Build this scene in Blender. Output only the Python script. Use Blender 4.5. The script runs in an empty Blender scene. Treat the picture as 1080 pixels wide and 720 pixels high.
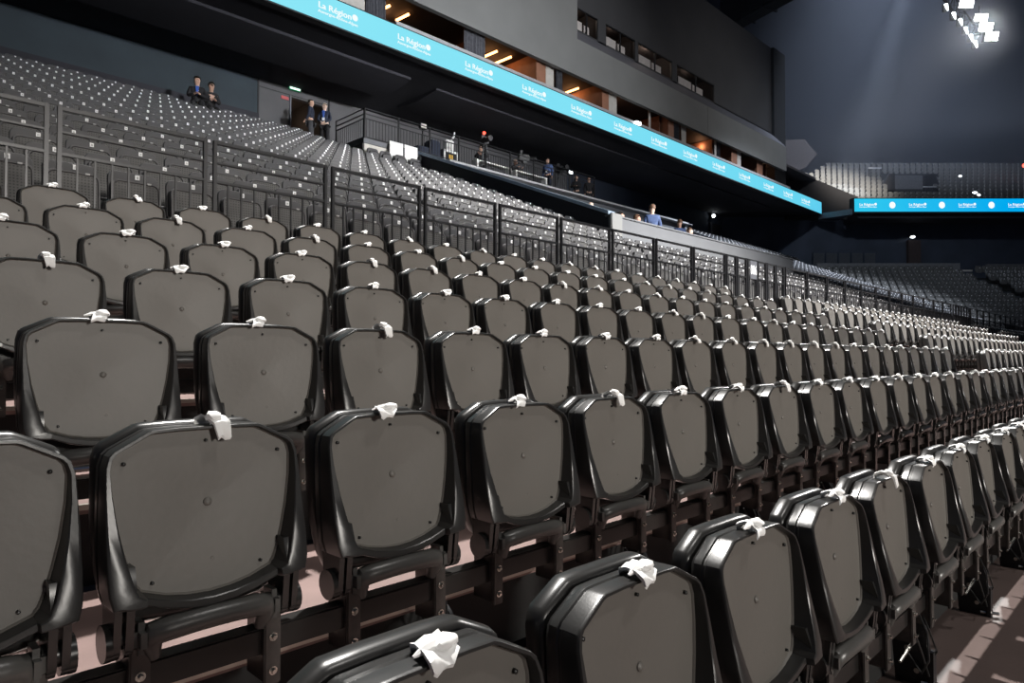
import bpy, bmesh, math, random
import numpy as np
from mathutils import Vector, Matrix

random.seed(7)
SC = bpy.context.scene
COL = SC.collection
PI = math.pi

# ------------------------------------------------------------------ camera
YAW, PITCH, HC, FPX = 0.7845, 0.0237, 1.25, 720.0
cy_, sy_ = math.cos(YAW), math.sin(YAW)
FW = Vector((cy_ * math.cos(PITCH), sy_ * math.cos(PITCH), math.sin(PITCH)))
RT = Vector((sy_, -cy_, 0.0))
UP = RT.cross(FW)
camd = bpy.data.cameras.new('camera')
camd.sensor_width = 36.0
camd.lens = 24.0
camd.clip_start = 0.05
camd.clip_end = 400
cam = bpy.data.objects.new('camera', camd)
COL.objects.link(cam)
cam.matrix_world = Matrix(((RT.x, UP.x, -FW.x, 0), (RT.y, UP.y, -FW.y, 0), (RT.z, UP.z, -FW.z, HC), (0, 0, 0, 1)))
SC.camera = cam


def pix(X, Y, Z):
    p = Vector((X, Y, Z - HC))
    d = p.dot(FW)
    if d <= 0.02:
        return (-9999, -9999, d)
    return (540 + FPX * p.dot(RT) / d, 360 - FPX * p.dot(UP) / d, d)


def xaty(px, Y):
    u = (px - 540) / FPX
    return Y * (FW.x + RT.x * u) / (FW.y + RT.y * u)


# ------------------------------------------------------------------ words
ONES = ['', 'first', 'second', 'third', 'fourth', 'fifth', 'sixth', 'seventh', 'eighth', 'ninth', 'tenth', 'eleventh',
        'twelfth', 'thirteenth', 'fourteenth', 'fifteenth', 'sixteenth', 'seventeenth', 'eighteenth', 'nineteenth']
TENS = {2: ('twentieth', 'twenty'), 3: ('thirtieth', 'thirty'), 4: ('fortieth', 'forty'), 5: ('fiftieth', 'fifty'), 6: ('sixtieth', 'sixty')}


def nth(n):
    if n < 20:
        return ONES[n]
    t, o = divmod(n, 10)
    return TENS[t][0] if o == 0 else TENS[t][1] + '-' + ONES[o]


# ------------------------------------------------------------------ materials
def mat(name, col, rough=0.5, metal=0.0, var=0.12, scale=6.0, spec=0.5, bump=0.0, emit=None, estr=0.0, coord='Object'):
    m = bpy.data.materials.new(name)
    m.use_nodes = True
    nt = m.node_tree
    b = nt.nodes['Principled BSDF']
    b.inputs['Roughness'].default_value = rough
    b.inputs['Metallic'].default_value = metal
    b.inputs['Specular IOR Level'].default_value = spec
    tc = nt.nodes.new('ShaderNodeTexCoord')
    nz = nt.nodes.new('ShaderNodeTexNoise')
    nz.inputs['Scale'].default_value = scale
    nz.inputs['Detail'].default_value = 4
    nt.links.new(tc.outputs[coord], nz.inputs['Vector'])
    r = nt.nodes.new('ShaderNodeValToRGB')
    r.color_ramp.elements[0].position = 0.3
    r.color_ramp.elements[1].position = 0.7
    r.color_ramp.elements[0].color = (*[c * (1 - var) for c in col], 1)
    r.color_ramp.elements[1].color = (*[min(1, c * (1 + var)) for c in col], 1)
    nt.links.new(nz.outputs['Fac'], r.inputs['Fac'])
    nt.links.new(r.outputs['Color'], b.inputs['Base Color'])
    if bump:
        bp = nt.nodes.new('ShaderNodeBump')
        bp.inputs['Strength'].default_value = bump
        bp.inputs['Distance'].default_value = 0.01
        n2 = nt.nodes.new('ShaderNodeTexNoise')
        n2.inputs['Scale'].default_value = scale * 20
        nt.links.new(tc.outputs[coord], n2.inputs['Vector'])
        nt.links.new(n2.outputs['Fac'], bp.inputs['Height'])
        nt.links.new(bp.outputs['Normal'], b.inputs['Normal'])
    if emit:
        b.inputs['Emission Color'].default_value = (*emit, 1)
        b.inputs['Emission Strength'].default_value = estr
    return m


def perforated_mat(name, col, rough):
    m = mat(name, col, rough, var=0.1)
    nt = m.node_tree
    b = nt.nodes['Principled BSDF']
    ramp = [n for n in nt.nodes if n.type == 'VALTORGB'][0]
    tc = [n for n in nt.nodes if n.type == 'TEX_COORD'][0]
    sep = nt.nodes.new('ShaderNodeSeparateXYZ')
    nt.links.new(tc.outputs['Object'], sep.inputs[0])

    def M(op, a, bb=None):
        n = nt.nodes.new('ShaderNodeMath')
        n.operation = op
        for i, v in enumerate((a, bb)):
            if v is None:
                continue
            if isinstance(v, (int, float)):
                n.inputs[i].default_value = v
            else:
                nt.links.new(v, n.inputs[i])
        return n.outputs[0]
    d2 = None
    for ax in ('X', 'Z'):
        f = M('SUBTRACT', M('FRACT', M('MULTIPLY', sep.outputs[ax], 38.0)), 0.5)
        s = M('MULTIPLY', f, f)
        d2 = s if d2 is None else M('ADD', d2, s)
    hole = M('LESS_THAN', d2, 0.075)
    mx = nt.nodes.new('ShaderNodeMix')
    mx.data_type = 'RGBA'
    nt.links.new(hole, mx.inputs[0])
    nt.links.new(ramp.outputs['Color'], mx.inputs[6])
    mx.inputs[7].default_value = (0.004, 0.004, 0.004, 1)
    nt.links.new(mx.outputs[2], b.inputs['Base Color'])
    return m


def emit_mat(name, col, strength):
    m = bpy.data.materials.new(name)
    m.use_nodes = True
    nt = m.node_tree
    nt.nodes.clear()
    o = nt.nodes.new('ShaderNodeOutputMaterial')
    e = nt.nodes.new('ShaderNodeEmission')
    e.inputs['Color'].default_value = (*col, 1)
    e.inputs['Strength'].default_value = strength
    nt.links.new(e.outputs[0], o.inputs[0])
    return m


M_SHELL = mat('black_seat_plastic', (0.022, 0.0215, 0.021), 0.30, var=0.10, scale=5, bump=0.02)
M_PANEL = mat('seat_panel_plastic', (0.125, 0.116, 0.104), 0.50, var=0.05, scale=3, bump=0.05)
M_BACK = mat('seat_back_plastic', (0.018, 0.0175, 0.017), 0.30, var=0.10, scale=5)
M_SCREW = mat('screw_dark', (0.03, 0.03, 0.03), 0.35, metal=0.6)
M_HINGE = mat('hinge_plastic', (0.020, 0.020, 0.0195), 0.26, var=0.15)
M_TUBE = mat('tube_sleeve', (0.075, 0.073, 0.069), 0.34, var=0.12, bump=0.04)
M_BRACKET = mat('bracket_steel', (0.065, 0.058, 0.054), 0.42, metal=0.3, var=0.35, scale=18)
M_BOLT = mat('bolt_zinc', (0.55, 0.54, 0.50), 0.25, metal=1.0)
M_BEAM = mat('beam_steel', (0.020, 0.019, 0.018), 0.30, metal=0.2, var=0.2, scale=4)
M_CABLE = mat('cable_black', (0.02, 0.02, 0.02), 0.3)
M_PAPER = mat('white_paper', (0.85, 0.85, 0.84), 0.7, var=0.04, scale=30)
M_DECK = mat('deck_plywood', (0.24, 0.16, 0.145), 0.55, var=0.22, scale=2.5, bump=0.05)
M_RISER = mat('riser_black', (0.010, 0.010, 0.010), 0.7)
M_NOSE = mat('nose_aluminium', (0.5, 0.47, 0.42), 0.4, metal=0.8)
M_FLOOR = mat('floor_wood', (0.11, 0.080, 0.073), 0.5, var=0.2, scale=1.6, bump=0.05)
M_RAIL = mat('railing_paint', (0.022, 0.022, 0.024), 0.35, metal=0.3, var=0.1)
M_PERF = perforated_mat('perforated_plastic', (0.075, 0.073, 0.071), 0.55)
M_PERFRIM = mat('perforated_rim', (0.062, 0.060, 0.063), 0.5, var=0.1)
M_PERFBACK = mat('perforated_back', (0.045, 0.044, 0.048), 0.5, var=0.1)
M_NUM = mat('number_label', (0.9, 0.9, 0.9), 0.5, var=0.02)
M_EDGE = mat('edge_label', (0.45, 0.45, 0.45), 0.5, var=0.02)
M_INK = mat('label_ink', (0.03, 0.03, 0.03), 0.6)
M_CONC = mat('upper_concrete', (0.075, 0.075, 0.075), 0.8, var=0.2, scale=1.0)
M_WALL = mat('rear_wall_teal', (0.030, 0.042, 0.052), 0.8, var=0.15, scale=0.7)
M_WALL2 = mat('rear_wall_grey', (0.095, 0.092, 0.096), 0.8, var=0.12, scale=0.7)
M_DARK = mat('soffit_dark', (0.028, 0.027, 0.034), 0.85, var=0.2, scale=0.6)
M_DARKBLUE = mat('wall_dark_blue', (0.040, 0.050, 0.075), 0.8, var=0.2, scale=0.6)
M_FASC = mat('fascia_grey', (0.20, 0.20, 0.195), 0.8, var=0.06, scale=0.8)
M_PARA = mat('parapet_grey', (0.13, 0.135, 0.145), 0.7, var=0.06, scale=1.2)
M_CAP = mat('parapet_cap', (0.28, 0.36, 0.46), 0.35, metal=0.4, var=0.1)
M_LEDGE = mat('ledge_aluminium', (0.42, 0.42, 0.43), 0.5, metal=0.2)
M_WOOD = mat('box_wood', (0.30, 0.14, 0.085), 0.55, var=0.2, scale=2.0)
M_BOXDARK = mat('box_dark', (0.035, 0.028, 0.027), 0.8)
M_CURT = mat('curtain_grey', (0.10, 0.10, 0.115), 0.9, var=0.25, scale=8)
M_WHITEP = mat('white_board', (0.72, 0.72, 0.70), 0.6, var=0.05)
M_BLIND = mat('pale_blind', (0.50, 0.47, 0.43), 0.6, var=0.08)
M_LEDSIDE = mat('board_housing', (0.02, 0.02, 0.022), 0.5)
M_TIERSEAT = mat('tier_seat_plastic', (0.10, 0.098, 0.092), 0.5, var=0.15)
M_FARSEAT = mat('far_seat_plastic', (0.10, 0.098, 0.097), 0.55, var=0.15)
M_CEIL = mat('ceiling_dark', (0.012, 0.012, 0.014), 0.9)
M_EQUIP = mat('equipment_black', (0.012, 0.012, 0.014), 0.45)
M_SKIN = mat('skin', (0.55, 0.33, 0.24), 0.55, var=0.08)
M_SKIN2 = mat('skin_pale', (0.68, 0.47, 0.37), 0.55, var=0.08)
M_HAIRD = mat('hair_dark', (0.02, 0.015, 0.012), 0.6, var=0.3, scale=40)
M_HAIRB = mat('hair_brown', (0.16, 0.085, 0.05), 0.6, var=0.3, scale=40)
M_HAIRW = mat('hair_fair', (0.62, 0.50, 0.40), 0.6, var=0.2, scale=40)
M_NAVY = mat('cloth_navy', (0.016, 0.022, 0.042), 0.8, var=0.2, scale=20)
M_BLUE = mat('cloth_blue', (0.07, 0.11, 0.24), 0.8, var=0.2, scale=20)
M_BLACKC = mat('cloth_black', (0.014, 0.013, 0.015), 0.85, var=0.2, scale=20)
M_GREYC = mat('cloth_grey', (0.05, 0.05, 0.055), 0.85, var=0.2, scale=20)
M_SHIRT = mat('cloth_white', (0.75, 0.75, 0.76), 0.8, var=0.05)
M_SHIRTB = mat('cloth_shirt_blue', (0.05, 0.12, 0.45), 0.8, var=0.1)
M_EXIT = emit_mat('exit_white', (0.65, 1.0, 0.82), 2.2)
M_EXITG = emit_mat('exit_green', (0.02, 0.35, 0.14), 0.3)
M_REDE = emit_mat('red_light', (1.0, 0.08, 0.05), 4.0)
M_REDP = mat('red_plate', (0.55, 0.10, 0.10), 0.5)
M_WARM = emit_mat('warm_lamp', (1.0, 0.42, 0.14), 7.0)
M_WARMW = emit_mat('warm_white_lamp', (1.0, 0.8, 0.55), 6.0)
M_COOL = emit_mat('cool_white_lamp', (0.9, 0.97, 1.0), 6.0)
M_FLOOD = emit_mat('flood_white', (1.0, 1.0, 1.0), 10.0)
M_TEXT = emit_mat('board_text_white', (0.93, 1.0, 1.0), 1.0)
M_DESK = mat('desk_white', (0.60, 0.55, 0.52), 0.6)
M_YEL = mat('sticker_yellow', (0.75, 0.45, 0.06), 0.6)

# ------------------------------------------------------------------ mesh builder


class MB:
    def __init__(self):
        self.v, self.f, self.mi = [], [], []

    def add(self, vs, fs, mi=0):
        o = len(self.v)
        self.v += [tuple(p) for p in vs]
        self.f += [tuple(i + o for i in q) for q in fs]
        self.mi += [mi] * len(fs)
        return self

    def box(self, x0, x1, y0, y1, z0, z1, mi=0):
        vs = [(x, y, z) for z in (z0, z1) for y in (y0, y1) for x in (x0, x1)]
        return self.add(vs, [(0, 2, 3, 1), (4, 5, 7, 6), (0, 1, 5, 4), (2, 6, 7, 3), (0, 4, 6, 2), (1, 3, 7, 5)], mi)

    def rbox(self, x0, x1, y0, y1, z0, z1, b=0.004, mi=0):
        bm = bmesh.new()
        bmesh.ops.create_cube(bm, size=1)
        for v in bm.verts:
            v.co = Vector(((x0 + x1) / 2 + v.co.x * (x1 - x0), (y0 + y1) / 2 + v.co.y * (y1 - y0), (z0 + z1) / 2 + v.co.z * (z1 - z0)))
        bmesh.ops.bevel(bm, geom=bm.edges[:], offset=b, segments=2, affect='EDGES')
        return self.bm(bm, mi)

    def bm(self, bm, mi=0, mx=None):
        bm.verts.index_update()
        self.add([(mx @ v.co if mx else v.co)[:] for v in bm.verts], [[v.index for v in f.verts] for f in bm.faces], mi)
        bm.free()
        return self

    def cyl(self, a, b, r, n=10, r2=None, mi=0):
        a, b = Vector(a), Vector(b)
        d = (b - a).normalized()
        u = d.orthogonal().normalized()
        w = d.cross(u)
        r2 = r if r2 is None else r2
        vs = []
        for p, rr in ((a, r), (b, r2)):
            for i in range(n):
                t = 2 * PI * i / n
                vs.append(p + u * math.cos(t) * rr + w * math.sin(t) * rr)
        fs = [(i, (i + 1) % n, n + (i + 1) % n, n + i) for i in range(n)] + [tuple(range(n - 1, -1, -1)), tuple(range(n, 2 * n))]
        return self.add(vs, fs, mi)

    def tube(self, pts, r, n=8, mi=0, sq=1.0):
        pts = [Vector(p) for p in pts]
        vs, fs = [], []
        prev = None
        for k, p in enumerate(pts):
            d = (pts[min(k + 1, len(pts) - 1)] - pts[max(k - 1, 0)]).normalized()
            u = d.orthogonal().normalized() if prev is None else (prev - d * prev.dot(d)).normalized()
            prev = u
            w = d.cross(u)
            rr = r[k] if isinstance(r, (list, tuple)) else r
            for i in range(n):
                t = 2 * PI * i / n
                vs.append(p + u * math.cos(t) * rr + w * math.sin(t) * rr * sq)
        for k in range(len(pts) - 1):
            for i in range(n):
                fs.append((k * n + i, k * n + (i + 1) % n, (k + 1) * n + (i + 1) % n, (k + 1) * n + i))
        fs += [tuple(range(n - 1, -1, -1)), tuple(range((len(pts) - 1) * n, len(pts) * n))]
        return self.add(vs, fs, mi)

    def prism(self, outline, axis, a, b, mi=0):
        """outline: 2D loop; axis 'x': (y,z) extruded in x; 'y': (x,z); 'z': (x,y)"""
        n = len(outline)

        def P(q, t):
            return (t, q[0], q[1]) if axis == 'x' else (q[0], t, q[1]) if axis == 'y' else (q[0], q[1], t)
        vs = [P(q, a) for q in outline] + [P(q, b) for q in outline]
        fs = [(i, (i + 1) % n, n + (i + 1) % n, n + i) for i in range(n)] + [tuple(range(n - 1, -1, -1)), tuple(range(n, 2 * n))]
        return self.add(vs, fs, mi)

    def ball(self, c, rx, ry=None, rz=None, sub=2, mi=0, noise=0.0):
        bm = bmesh.new()
        bmesh.ops.create_icosphere(bm, subdivisions=sub, radius=1)
        for v in bm.verts:
            k = 1 + (random.uniform(-noise, noise) if noise else 0)
            v.co = Vector((c[0] + v.co.x * rx * k, c[1] + v.co.y * (ry or rx) * k, c[2] + v.co.z * (rz or rx) * k))
        return self.bm(bm, mi)

    def mesh(self, name, mats, smooth=40):
        me = bpy.data.meshes.new(name)
        me.from_pydata(self.v, [], self.f)
        for m in (mats if isinstance(mats, (list, tuple)) else [mats]):
            me.materials.append(m)
        if any(self.mi):
            me.polygons.foreach_set('material_index', self.mi)
        bm = bmesh.new()
        bm.from_mesh(me)
        bmesh.ops.recalc_face_normals(bm, faces=bm.faces)
        bm.to_mesh(me)
        bm.free()
        if smooth:
            me.polygons.foreach_set('use_smooth', [True] * len(me.polygons))
            me.set_sharp_from_angle(angle=math.radians(smooth))
        me.update()
        return me

    def build(self, name, mats, parent=None, smooth=40, loc=None):
        return link(name, self.mesh(name, mats, smooth), parent, loc)


def link(name, data, parent=None, loc=None):
    o = bpy.data.objects.new(name, data)
    COL.objects.link(o)
    if parent:
        o.parent = parent
    if loc:
        o.location = loc
    return o


def tag(o, label, cat, group=None):
    o['label'] = label
    o['category'] = cat
    if group:
        o['group'] = group
    return o


def struct(o):
    o['kind'] = 'structure'
    return o


def stuff(o, label, cat, group=None):
    tag(o, label, cat, group)
    o['kind'] = 'stuff'
    return o


def empty(name, loc, rz=0):
    o = bpy.data.objects.new(name, None)
    o.empty_display_size = 0.1
    o.location = loc
    o.rotation_euler.z = rz
    COL.objects.link(o)
    return o


def copy_tree(o, parent=None):
    c = o.copy()
    COL.objects.link(c)
    c.parent = parent
    for ch in KIDS.get(o.name, ()):
        copy_tree(ch, c)
    return c


KIDS = {}


def index_kids(o):
    KIDS[o.name] = list(o.children)
    for c in o.children:
        index_kids(c)


# ================================================================== SEATS OF THE FRONT TRIBUNE
ROWD0, ROWD, ROWH = 0.7684, 0.797, 0.265
rowY = lambda k: ROWD0 + ROWD * k

OUT = [(0, .836), (.06, .836), (.112, .834), (.122, .831), (.186, .797), (.196, .787), (.203, .765), (.206, .71), (.208, .64), (.209, .58), (.207, .525), (.200, .497),
       (.168, .492), (.142, .491), (.139, .489), (.09, .471), (.045, .461), (0, .458)]
INN = [(0, .824), (.06, .824), (.108, .822), (.117, .819), (.176, .788), (.184, .779), (.189, .758), (.185, .71), (.173, .645), (.160, .588), (.149, .545), (.143, .522),
       (.140, .515), (.139, .512), (.137, .510), (.09, .493), (.045, .484), (0, .481)]
RFY = [-.015, -.015, -.015, -.015, -.018, -.019, -.022, -.028, -.036, -.045, -.052, -.054, -.054, -.054, -.034, -.030, -.028, -.028]


def loop(half):
    return half + [(-x, z) for x, z in half[-2:0:-1]]


def sym(vals):
    return vals + vals[-2:0:-1]


def rings(layers, cap0=True, cap1=True):
    n = len(layers[0])
    vs = [p for l in layers for p in l]
    fs = []
    for k in range(len(layers) - 1):
        for i in range(n):
            fs.append((k * n + i, k * n + (i + 1) % n, (k + 1) * n + (i + 1) % n, (k + 1) * n + i))
    if cap0:
        fs.append(tuple(range(n - 1, -1, -1)))
    if cap1:
        fs.append(tuple(range((len(layers) - 1) * n, len(layers) * n)))
    return vs, fs


def lay(pts, y, s=1.0, cz=.65):
    ys = y if isinstance(y, (list, tuple)) else [y] * len(pts)
    return [(p[0] * s, yy, cz + (p[1] - cz) * s) for p, yy in zip(pts, ys)]


def mix2(a, b, t):
    return [(p[0] * (1 - t) + q[0] * t, p[1] * (1 - t) + q[1] * t) for p, q in zip(a, b)]


IW = [.28, .28, .28, .28, .28, .28, .28, .25, .21, .15, .09, .04] + [0] * 6
INN = [(a[0] + (b[0] - a[0]) * k, a[1] + (b[1] - a[1]) * k) for a, b, k in zip(INN, OUT, IW)]
LO, LI, LF = loop(OUT), loop(INN), sym(RFY)


LEAN = .10


def leaned(m):
    m.v = [(p[0], p[1] + (p[2] - .45) * LEAN, p[2]) for p in m.v]
    return m


def shell_mb():
    L = [lay(LI, 0.006), lay(mix2(LI, LO, .18), [f + .002 for f in LF]), lay(mix2(LI, LO, .28), LF), lay(mix2(LI, LO, .82), [f + .0005 for f in LF]),
         lay(mix2(LI, LO, .95), [f + .003 for f in LF]), lay(LO, [f + .007 for f in LF]), lay(LO, .020, 1.0), lay(LO, .023, .985), lay(LO, .028, .985), lay(LO, .031, 1.0), lay(LO, .050, .995), lay(LO, .058, .975)]
    m = MB()
    m.add(*rings(L, cap0=False))
    return leaned(m)


def panel_mb(detail=True):
    m = MB()
    li2 = [(x * 1.01, .65 + (z - .65) * 1.01) for x, z in LI]
    cx, cz = 0, .665
    ringsv = []
    bumps = ((.004, .668, .009), (.009, .547, .006))
    for s, y in ((1.0, .004), (.995, .000), (.988, -.001), (.980, .001), (.972, .0045), (.8, .0055), (.55, .0075), (.28, .0105), (.1, .0125)):
        ringsv.append([(x * s, y, cz + (z - cz) * s) for x, z in li2])
    n = len(li2)
    for x, z, r in (bumps if detail else ()):
        m.cyl((x, .016, z), (x, .0095, z), r * 1.2, 12, r)
        m.cyl((x, .0095, z), (x, .006, z), r, 12, r * .5)
    vs = [p for r in ringsv for p in r]
    fs = []
    for k in range(len(ringsv) - 1):
        for i in range(n):
            fs.append((k * n + i, (k + 1) * n + i, (k + 1) * n + (i + 1) % n, k * n + (i + 1) % n))
    fs.append(tuple((len(ringsv) - 1) * n + i for i in range(n)))
    m.add(vs, fs)
    return leaned(m)


SCREWS = ((-.165, .768, .0042), (.165, .768, .0042), (-.115, .522, .0036), (.115, .522, .0036), (0, .803, .0036))


def screw_mb(x, z, r):
    m = MB()
    m.cyl((x, .007, z), (x, -.001, z), r, 8)
    m.cyl((x, -.001, z), (x, -.0025, z), r, 8, r * .5)
    return leaned(m)


def back_mb():
    LB = [(x * 1.005, z + .008) for x, z in loop([(0, .836), (.06, .836), (.112, .834), (.122, .831), (.186, .799), (.196, .789), (.202, .765), (.204, .70), (.205, .64), (.203, .58),
                                                  (.196, .52), (.185, .47), (.17, .435), (.14, .42), (.09, .415), (.045, .412), (0, .412)])]
    m = MB()
    m.add(*rings([lay(LB, .064, .93), lay(LB, .066, .965), lay(LB, .072, .99), lay(LB, .082, 1.0), lay(LB, .094, 1.0), lay(LB, .104, .99), lay(LB, .108, .96), lay(LB, .104, .9)]))
    return leaned(m)


def hinge_outline():
    pts = []
    for i in range(11):
        t = math.radians(200 + 16 * i)
        pts.append((.018 + .036 * math.cos(t), .420 + .036 * math.sin(t)))
    pts += [(.058, .50), (.055, .57), (-.02, .57), (-.035, .53), (-.025, .49)]
    return pts


def hinge_mb(s):
    m = MB()
    ho = hinge_outline()
    for a, b in ((.156, .171), (.179, .193)):
        m.prism(ho, 'x', s * a, s * b)
    m.cyl((s * .150, .018, .425), (s * .196, .018, .425), .024, 14)
    m.cyl((s * .192, .018, .420), (s * .205, .018, .420), .037, 18)
    return m


def tube_mb():
    m = MB()
    pts = [(-.112, .004, .372), (-.116, .000, .392), (-.122, -.006, .412), (-.116, -.010, .426), (-.09, -.014, .431), (-.04, -.018, .434), (0, -.019, .435), (.04, -.018, .434), (.09, -.014, .431), (.116, -.010, .426), (.122, -.006, .412), (.116, .000, .392), (.112, .004, .372)]
    m.tube(pts, [.012, .018, .023, .026, .026, .025, .025, .025, .026, .026, .023, .018, .012], 12)
    for s in (-1, 1):
        m.rbox(s * .140 - .024, s * .140 + .024, -.028, .050, .388, .454, .018)
    return m


def bracket_mb(s):
    m = MB()
    m.rbox(s * .140 - .020, s * .140 + .020, -.006, .004, .235, .405, .003)
    m.box(s * .140 - .020, s * .140 - .013, .003, .085, .245, .400)
    return m


def bolt_mb(s, z):
    m = MB()
    m.cyl((s * .140, -.005, z), (s * .140, -.009, z), .010, 12)
    m.cyl((s * .140, -.009, z), (s * .140, -.016, z), .0065, 6, .005)
    return m


def make_tipup(lod):
    r = empty('tip_up_seat', (0, 0, 0))
    if lod == 0:
        sh = shell_mb().build('seat_shell', M_SHELL, r, 26)
        p = panel_mb().build('front_panel', M_PANEL, r)
        for q in SCREWS:
            screw_mb(*q).build('screw', M_SCREW, p)
        back_mb().build('backrest', M_BACK, r)
        for s in (-1, 1):
            hinge_mb(s).build('hinge', M_HINGE, r)
        tube_mb().build('cross_tube', M_TUBE, r)
        for s in (-1, 1):
            b = bracket_mb(s).build('bracket', M_BRACKET, r)
            for z in (.345, .268):
                bolt_mb(s, z).build('bolt', M_BOLT, b)
    else:
        m = shell_mb().build('seat_shell', M_SHELL, r, 26)
        panel_mb().build('front_panel', M_PANEL, r)
        back_mb().build('backrest', M_BACK, r)
        t = tube_mb()
        for s in (-1, 1):
            t.f, t.v, t.mi = t.f, t.v, t.mi
            for q in (hinge_mb(s), bracket_mb(s)):
                t.add(q.v, q.f)
        t.build('mount', M_HINGE, r)
    index_kids(r)
    return r


def merge(*ms):
    out = MB()
    for i, m in enumerate(ms):
        out.add(m.v, m.f, i)
    return out


def tipup_one():
    t = tube_mb()
    for s in (-1, 1):
        for q in (hinge_mb(s), bracket_mb(s)):
            t.add(q.v, q.f)
    return merge(shell_mb(), panel_mb(), back_mb(), t)


TIPMATS = [M_SHELL, M_PANEL, M_BACK, M_HINGE]


def tag_mb(kind):
    """crumpled white paper folded over the top edge of a seat"""
    rs = random.Random(40 + kind)
    m = MB()
    w = (.020, .017, .024, .018)[kind]
    drop = (.010, .022, .014, .032)[kind]
    path = [(.035, .822), (.034, .842), (.012, .850), (-.008, .846), (-.026, .836), (-.030, .836 - drop)]
    nx = 5
    top, bot = [], []
    for j, (y, z) in enumerate(path):
        for i in range(nx):
            u = i / (nx - 1) - .5
            x = u * 2 * w * (1 + rs.uniform(-.25, .25)) + rs.uniform(-.003, .003) + (.006 * j - .012) * (1 if kind % 2 else -1)
            dz = rs.uniform(-.002, .006)
            top.append((x, y - rs.uniform(0, .003), z + dz + .004))
            bot.append((x * .95, y + .003 if j > 3 else y, z + dz - .002))
    n = len(top)
    fs = []
    for j in range(len(path) - 1):
        for i in range(nx - 1):
            a = j * nx + i
            fs += [(a, a + 1, a + nx + 1, a + nx), (n + a, n + a + nx, n + a + nx + 1, n + a + 1)]
    rim = [i for i in range(nx)] + [j * nx + nx - 1 for j in range(1, len(path))] + [(len(path) - 1) * nx + i for i in range(nx - 2, -1, -1)] + [j * nx for j in range(len(path) - 2, 0, -1)]
    for a, b in zip(rim, rim[1:] + rim[:1]):
        fs.append((a, n + a, n + b, b))
    m.add(top + bot, fs)
    bm = bmesh.new()
    bmesh.ops.create_icosphere(bm, subdivisions=2, radius=1)
    for v in bm.verts:
        k = 1 + rs.uniform(-.18, .18)
        v.co = Vector((v.co.x * (.019, .015, .024, .017)[kind] * k + (.004, -.006, .008, 0)[kind], v.co.y * .016 * k - .010, v.co.z * (.012, .014, .010, .013)[kind] * k + .853))
    m.bm(bm)
    if kind in (0, 2):
        m.tube([(0, -.008, .852), (-.025, -.004, .850), (-.045, -.002, .845)], [.009, .007, .002], 6)
    return leaned(m)


# which seats are there
BLOCKS = [(0, -3.41, 10.62), (1, 13.09, 26.7), (2, 29.09, 42.8), (3, 45.09, 58.6)]
cand = []
for k in range(7):
    for b, x0, x1 in BLOCKS:
        x = x0
        while x < x1:
            P = pix(x, rowY(k), .265 * k + .7)
            L = pix(x + .21, rowY(k), .265 * k + .5)
            if P[2] > .25 and -320 < P[0] < 1110 and P[1] < 860:
                vis = pix(x + .2, rowY(k), .265 * k + .8)[0] > 2 and pix(x - .2, rowY(k), .265 * k + .8)[0] < 1079
                cand.append((P[2], k, b, x, vis))
            x += .5
cand.sort()
ROWN = ['first', 'second', 'third', 'fourth', 'fifth', 'sixth', 'seventh']
cnt = {}
num = {}
for k in range(7):
    for b, x0, x1 in BLOCKS:
        n = 0
        for c in sorted([c for c in cand if c[1] == k and c[2] == b], key=lambda c: c[3]):
            if b > 0 or c[4]:
                n += 1
                num[(k, b, round(c[3], 2))] = n
            else:
                num[(k, b, round(c[3], 2))] = 0

S0, S1 = make_tipup(0), make_tipup(1)
ONE = tipup_one()
ONE_ME = ONE.mesh('tip_up_seat', TIPMATS)
TAGS = [tag_mb(i).mesh('paper_tag', M_PAPER, 50) for i in range(4)]
used = {0: False, 1: False}
rest_seats, rest_tags = [], []
inview = [c for c in cand if c[4]]
indiv = set((c[1], c[2], c[3]) for c in inview[:300])
nt_ = 0
PLACE = {0: "from the photo's left edge", 1: 'beyond the first stair aisle', 2: 'beyond the second stair aisle', 3: 'beyond the third stair aisle'}
random.seed(11)
for (dep, k, b, x, vis) in cand:
    loc = (x + (.05 if x < .3 and k == 1 else 0) + random.uniform(-.004, .004), rowY(k) - .05, .265 * k)
    tk = random.choice((0, 0, 1, 2, 2, 3))
    tx = random.uniform(-.02, .03)
    if not vis:
        rest_seats.append(loc)
        continue
    if (k, b, x) not in indiv:
        rest_seats.append(loc)
        rest_tags.append((loc, tk, tx))
        continue
    n = num[(k, b, round(x, 2))]
    if dep < 7.5:
        src, li = (S0, 0) if dep < 4.5 else (S1, 1)
        o = src if not used[li] else copy_tree(src)
        used[li] = True
    else:
        o = link('tip_up_seat', ONE_ME)
    o.location = loc
    o.rotation_euler = (random.uniform(-.012, .012), 0, random.uniform(-.008, .008))
    tag(o, f"folded black plastic seat, {ROWN[k]} row from the front, {nth(n)} {PLACE[b]}", 'seat', 'black tip-up seats of the front tribune')
    t = link('paper_tag', TAGS[tk], None, (loc[0] + tx, loc[1], loc[2] + .001))
    t.rotation_euler = (0, 0, random.uniform(-.12, .12))
    tag(t, f"white paper tag on the {nth(n)} seat {PLACE[b]}, {ROWN[k]} row", 'paper tag', 'white paper tags on the black seats')


def scatter(name, mesh_mb, mats, locs, rz=0.0, rs=None):
    V = np.array(mesh_mb.v, dtype=np.float64)
    c, s = math.cos(rz), math.sin(rz)
    V = np.stack([V[:, 0] * c - V[:, 1] * s, V[:, 0] * s + V[:, 1] * c, V[:, 2]], 1)
    out = MB()
    for l in locs:
        W = V + np.array(l)
        o = len(out.v)
        out.v += [tuple(p) for p in W]
        out.f += [tuple(i + o for i in q) for q in mesh_mb.f]
        out.mi += mesh_mb.mi
    return out.build(name, mats)


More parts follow.
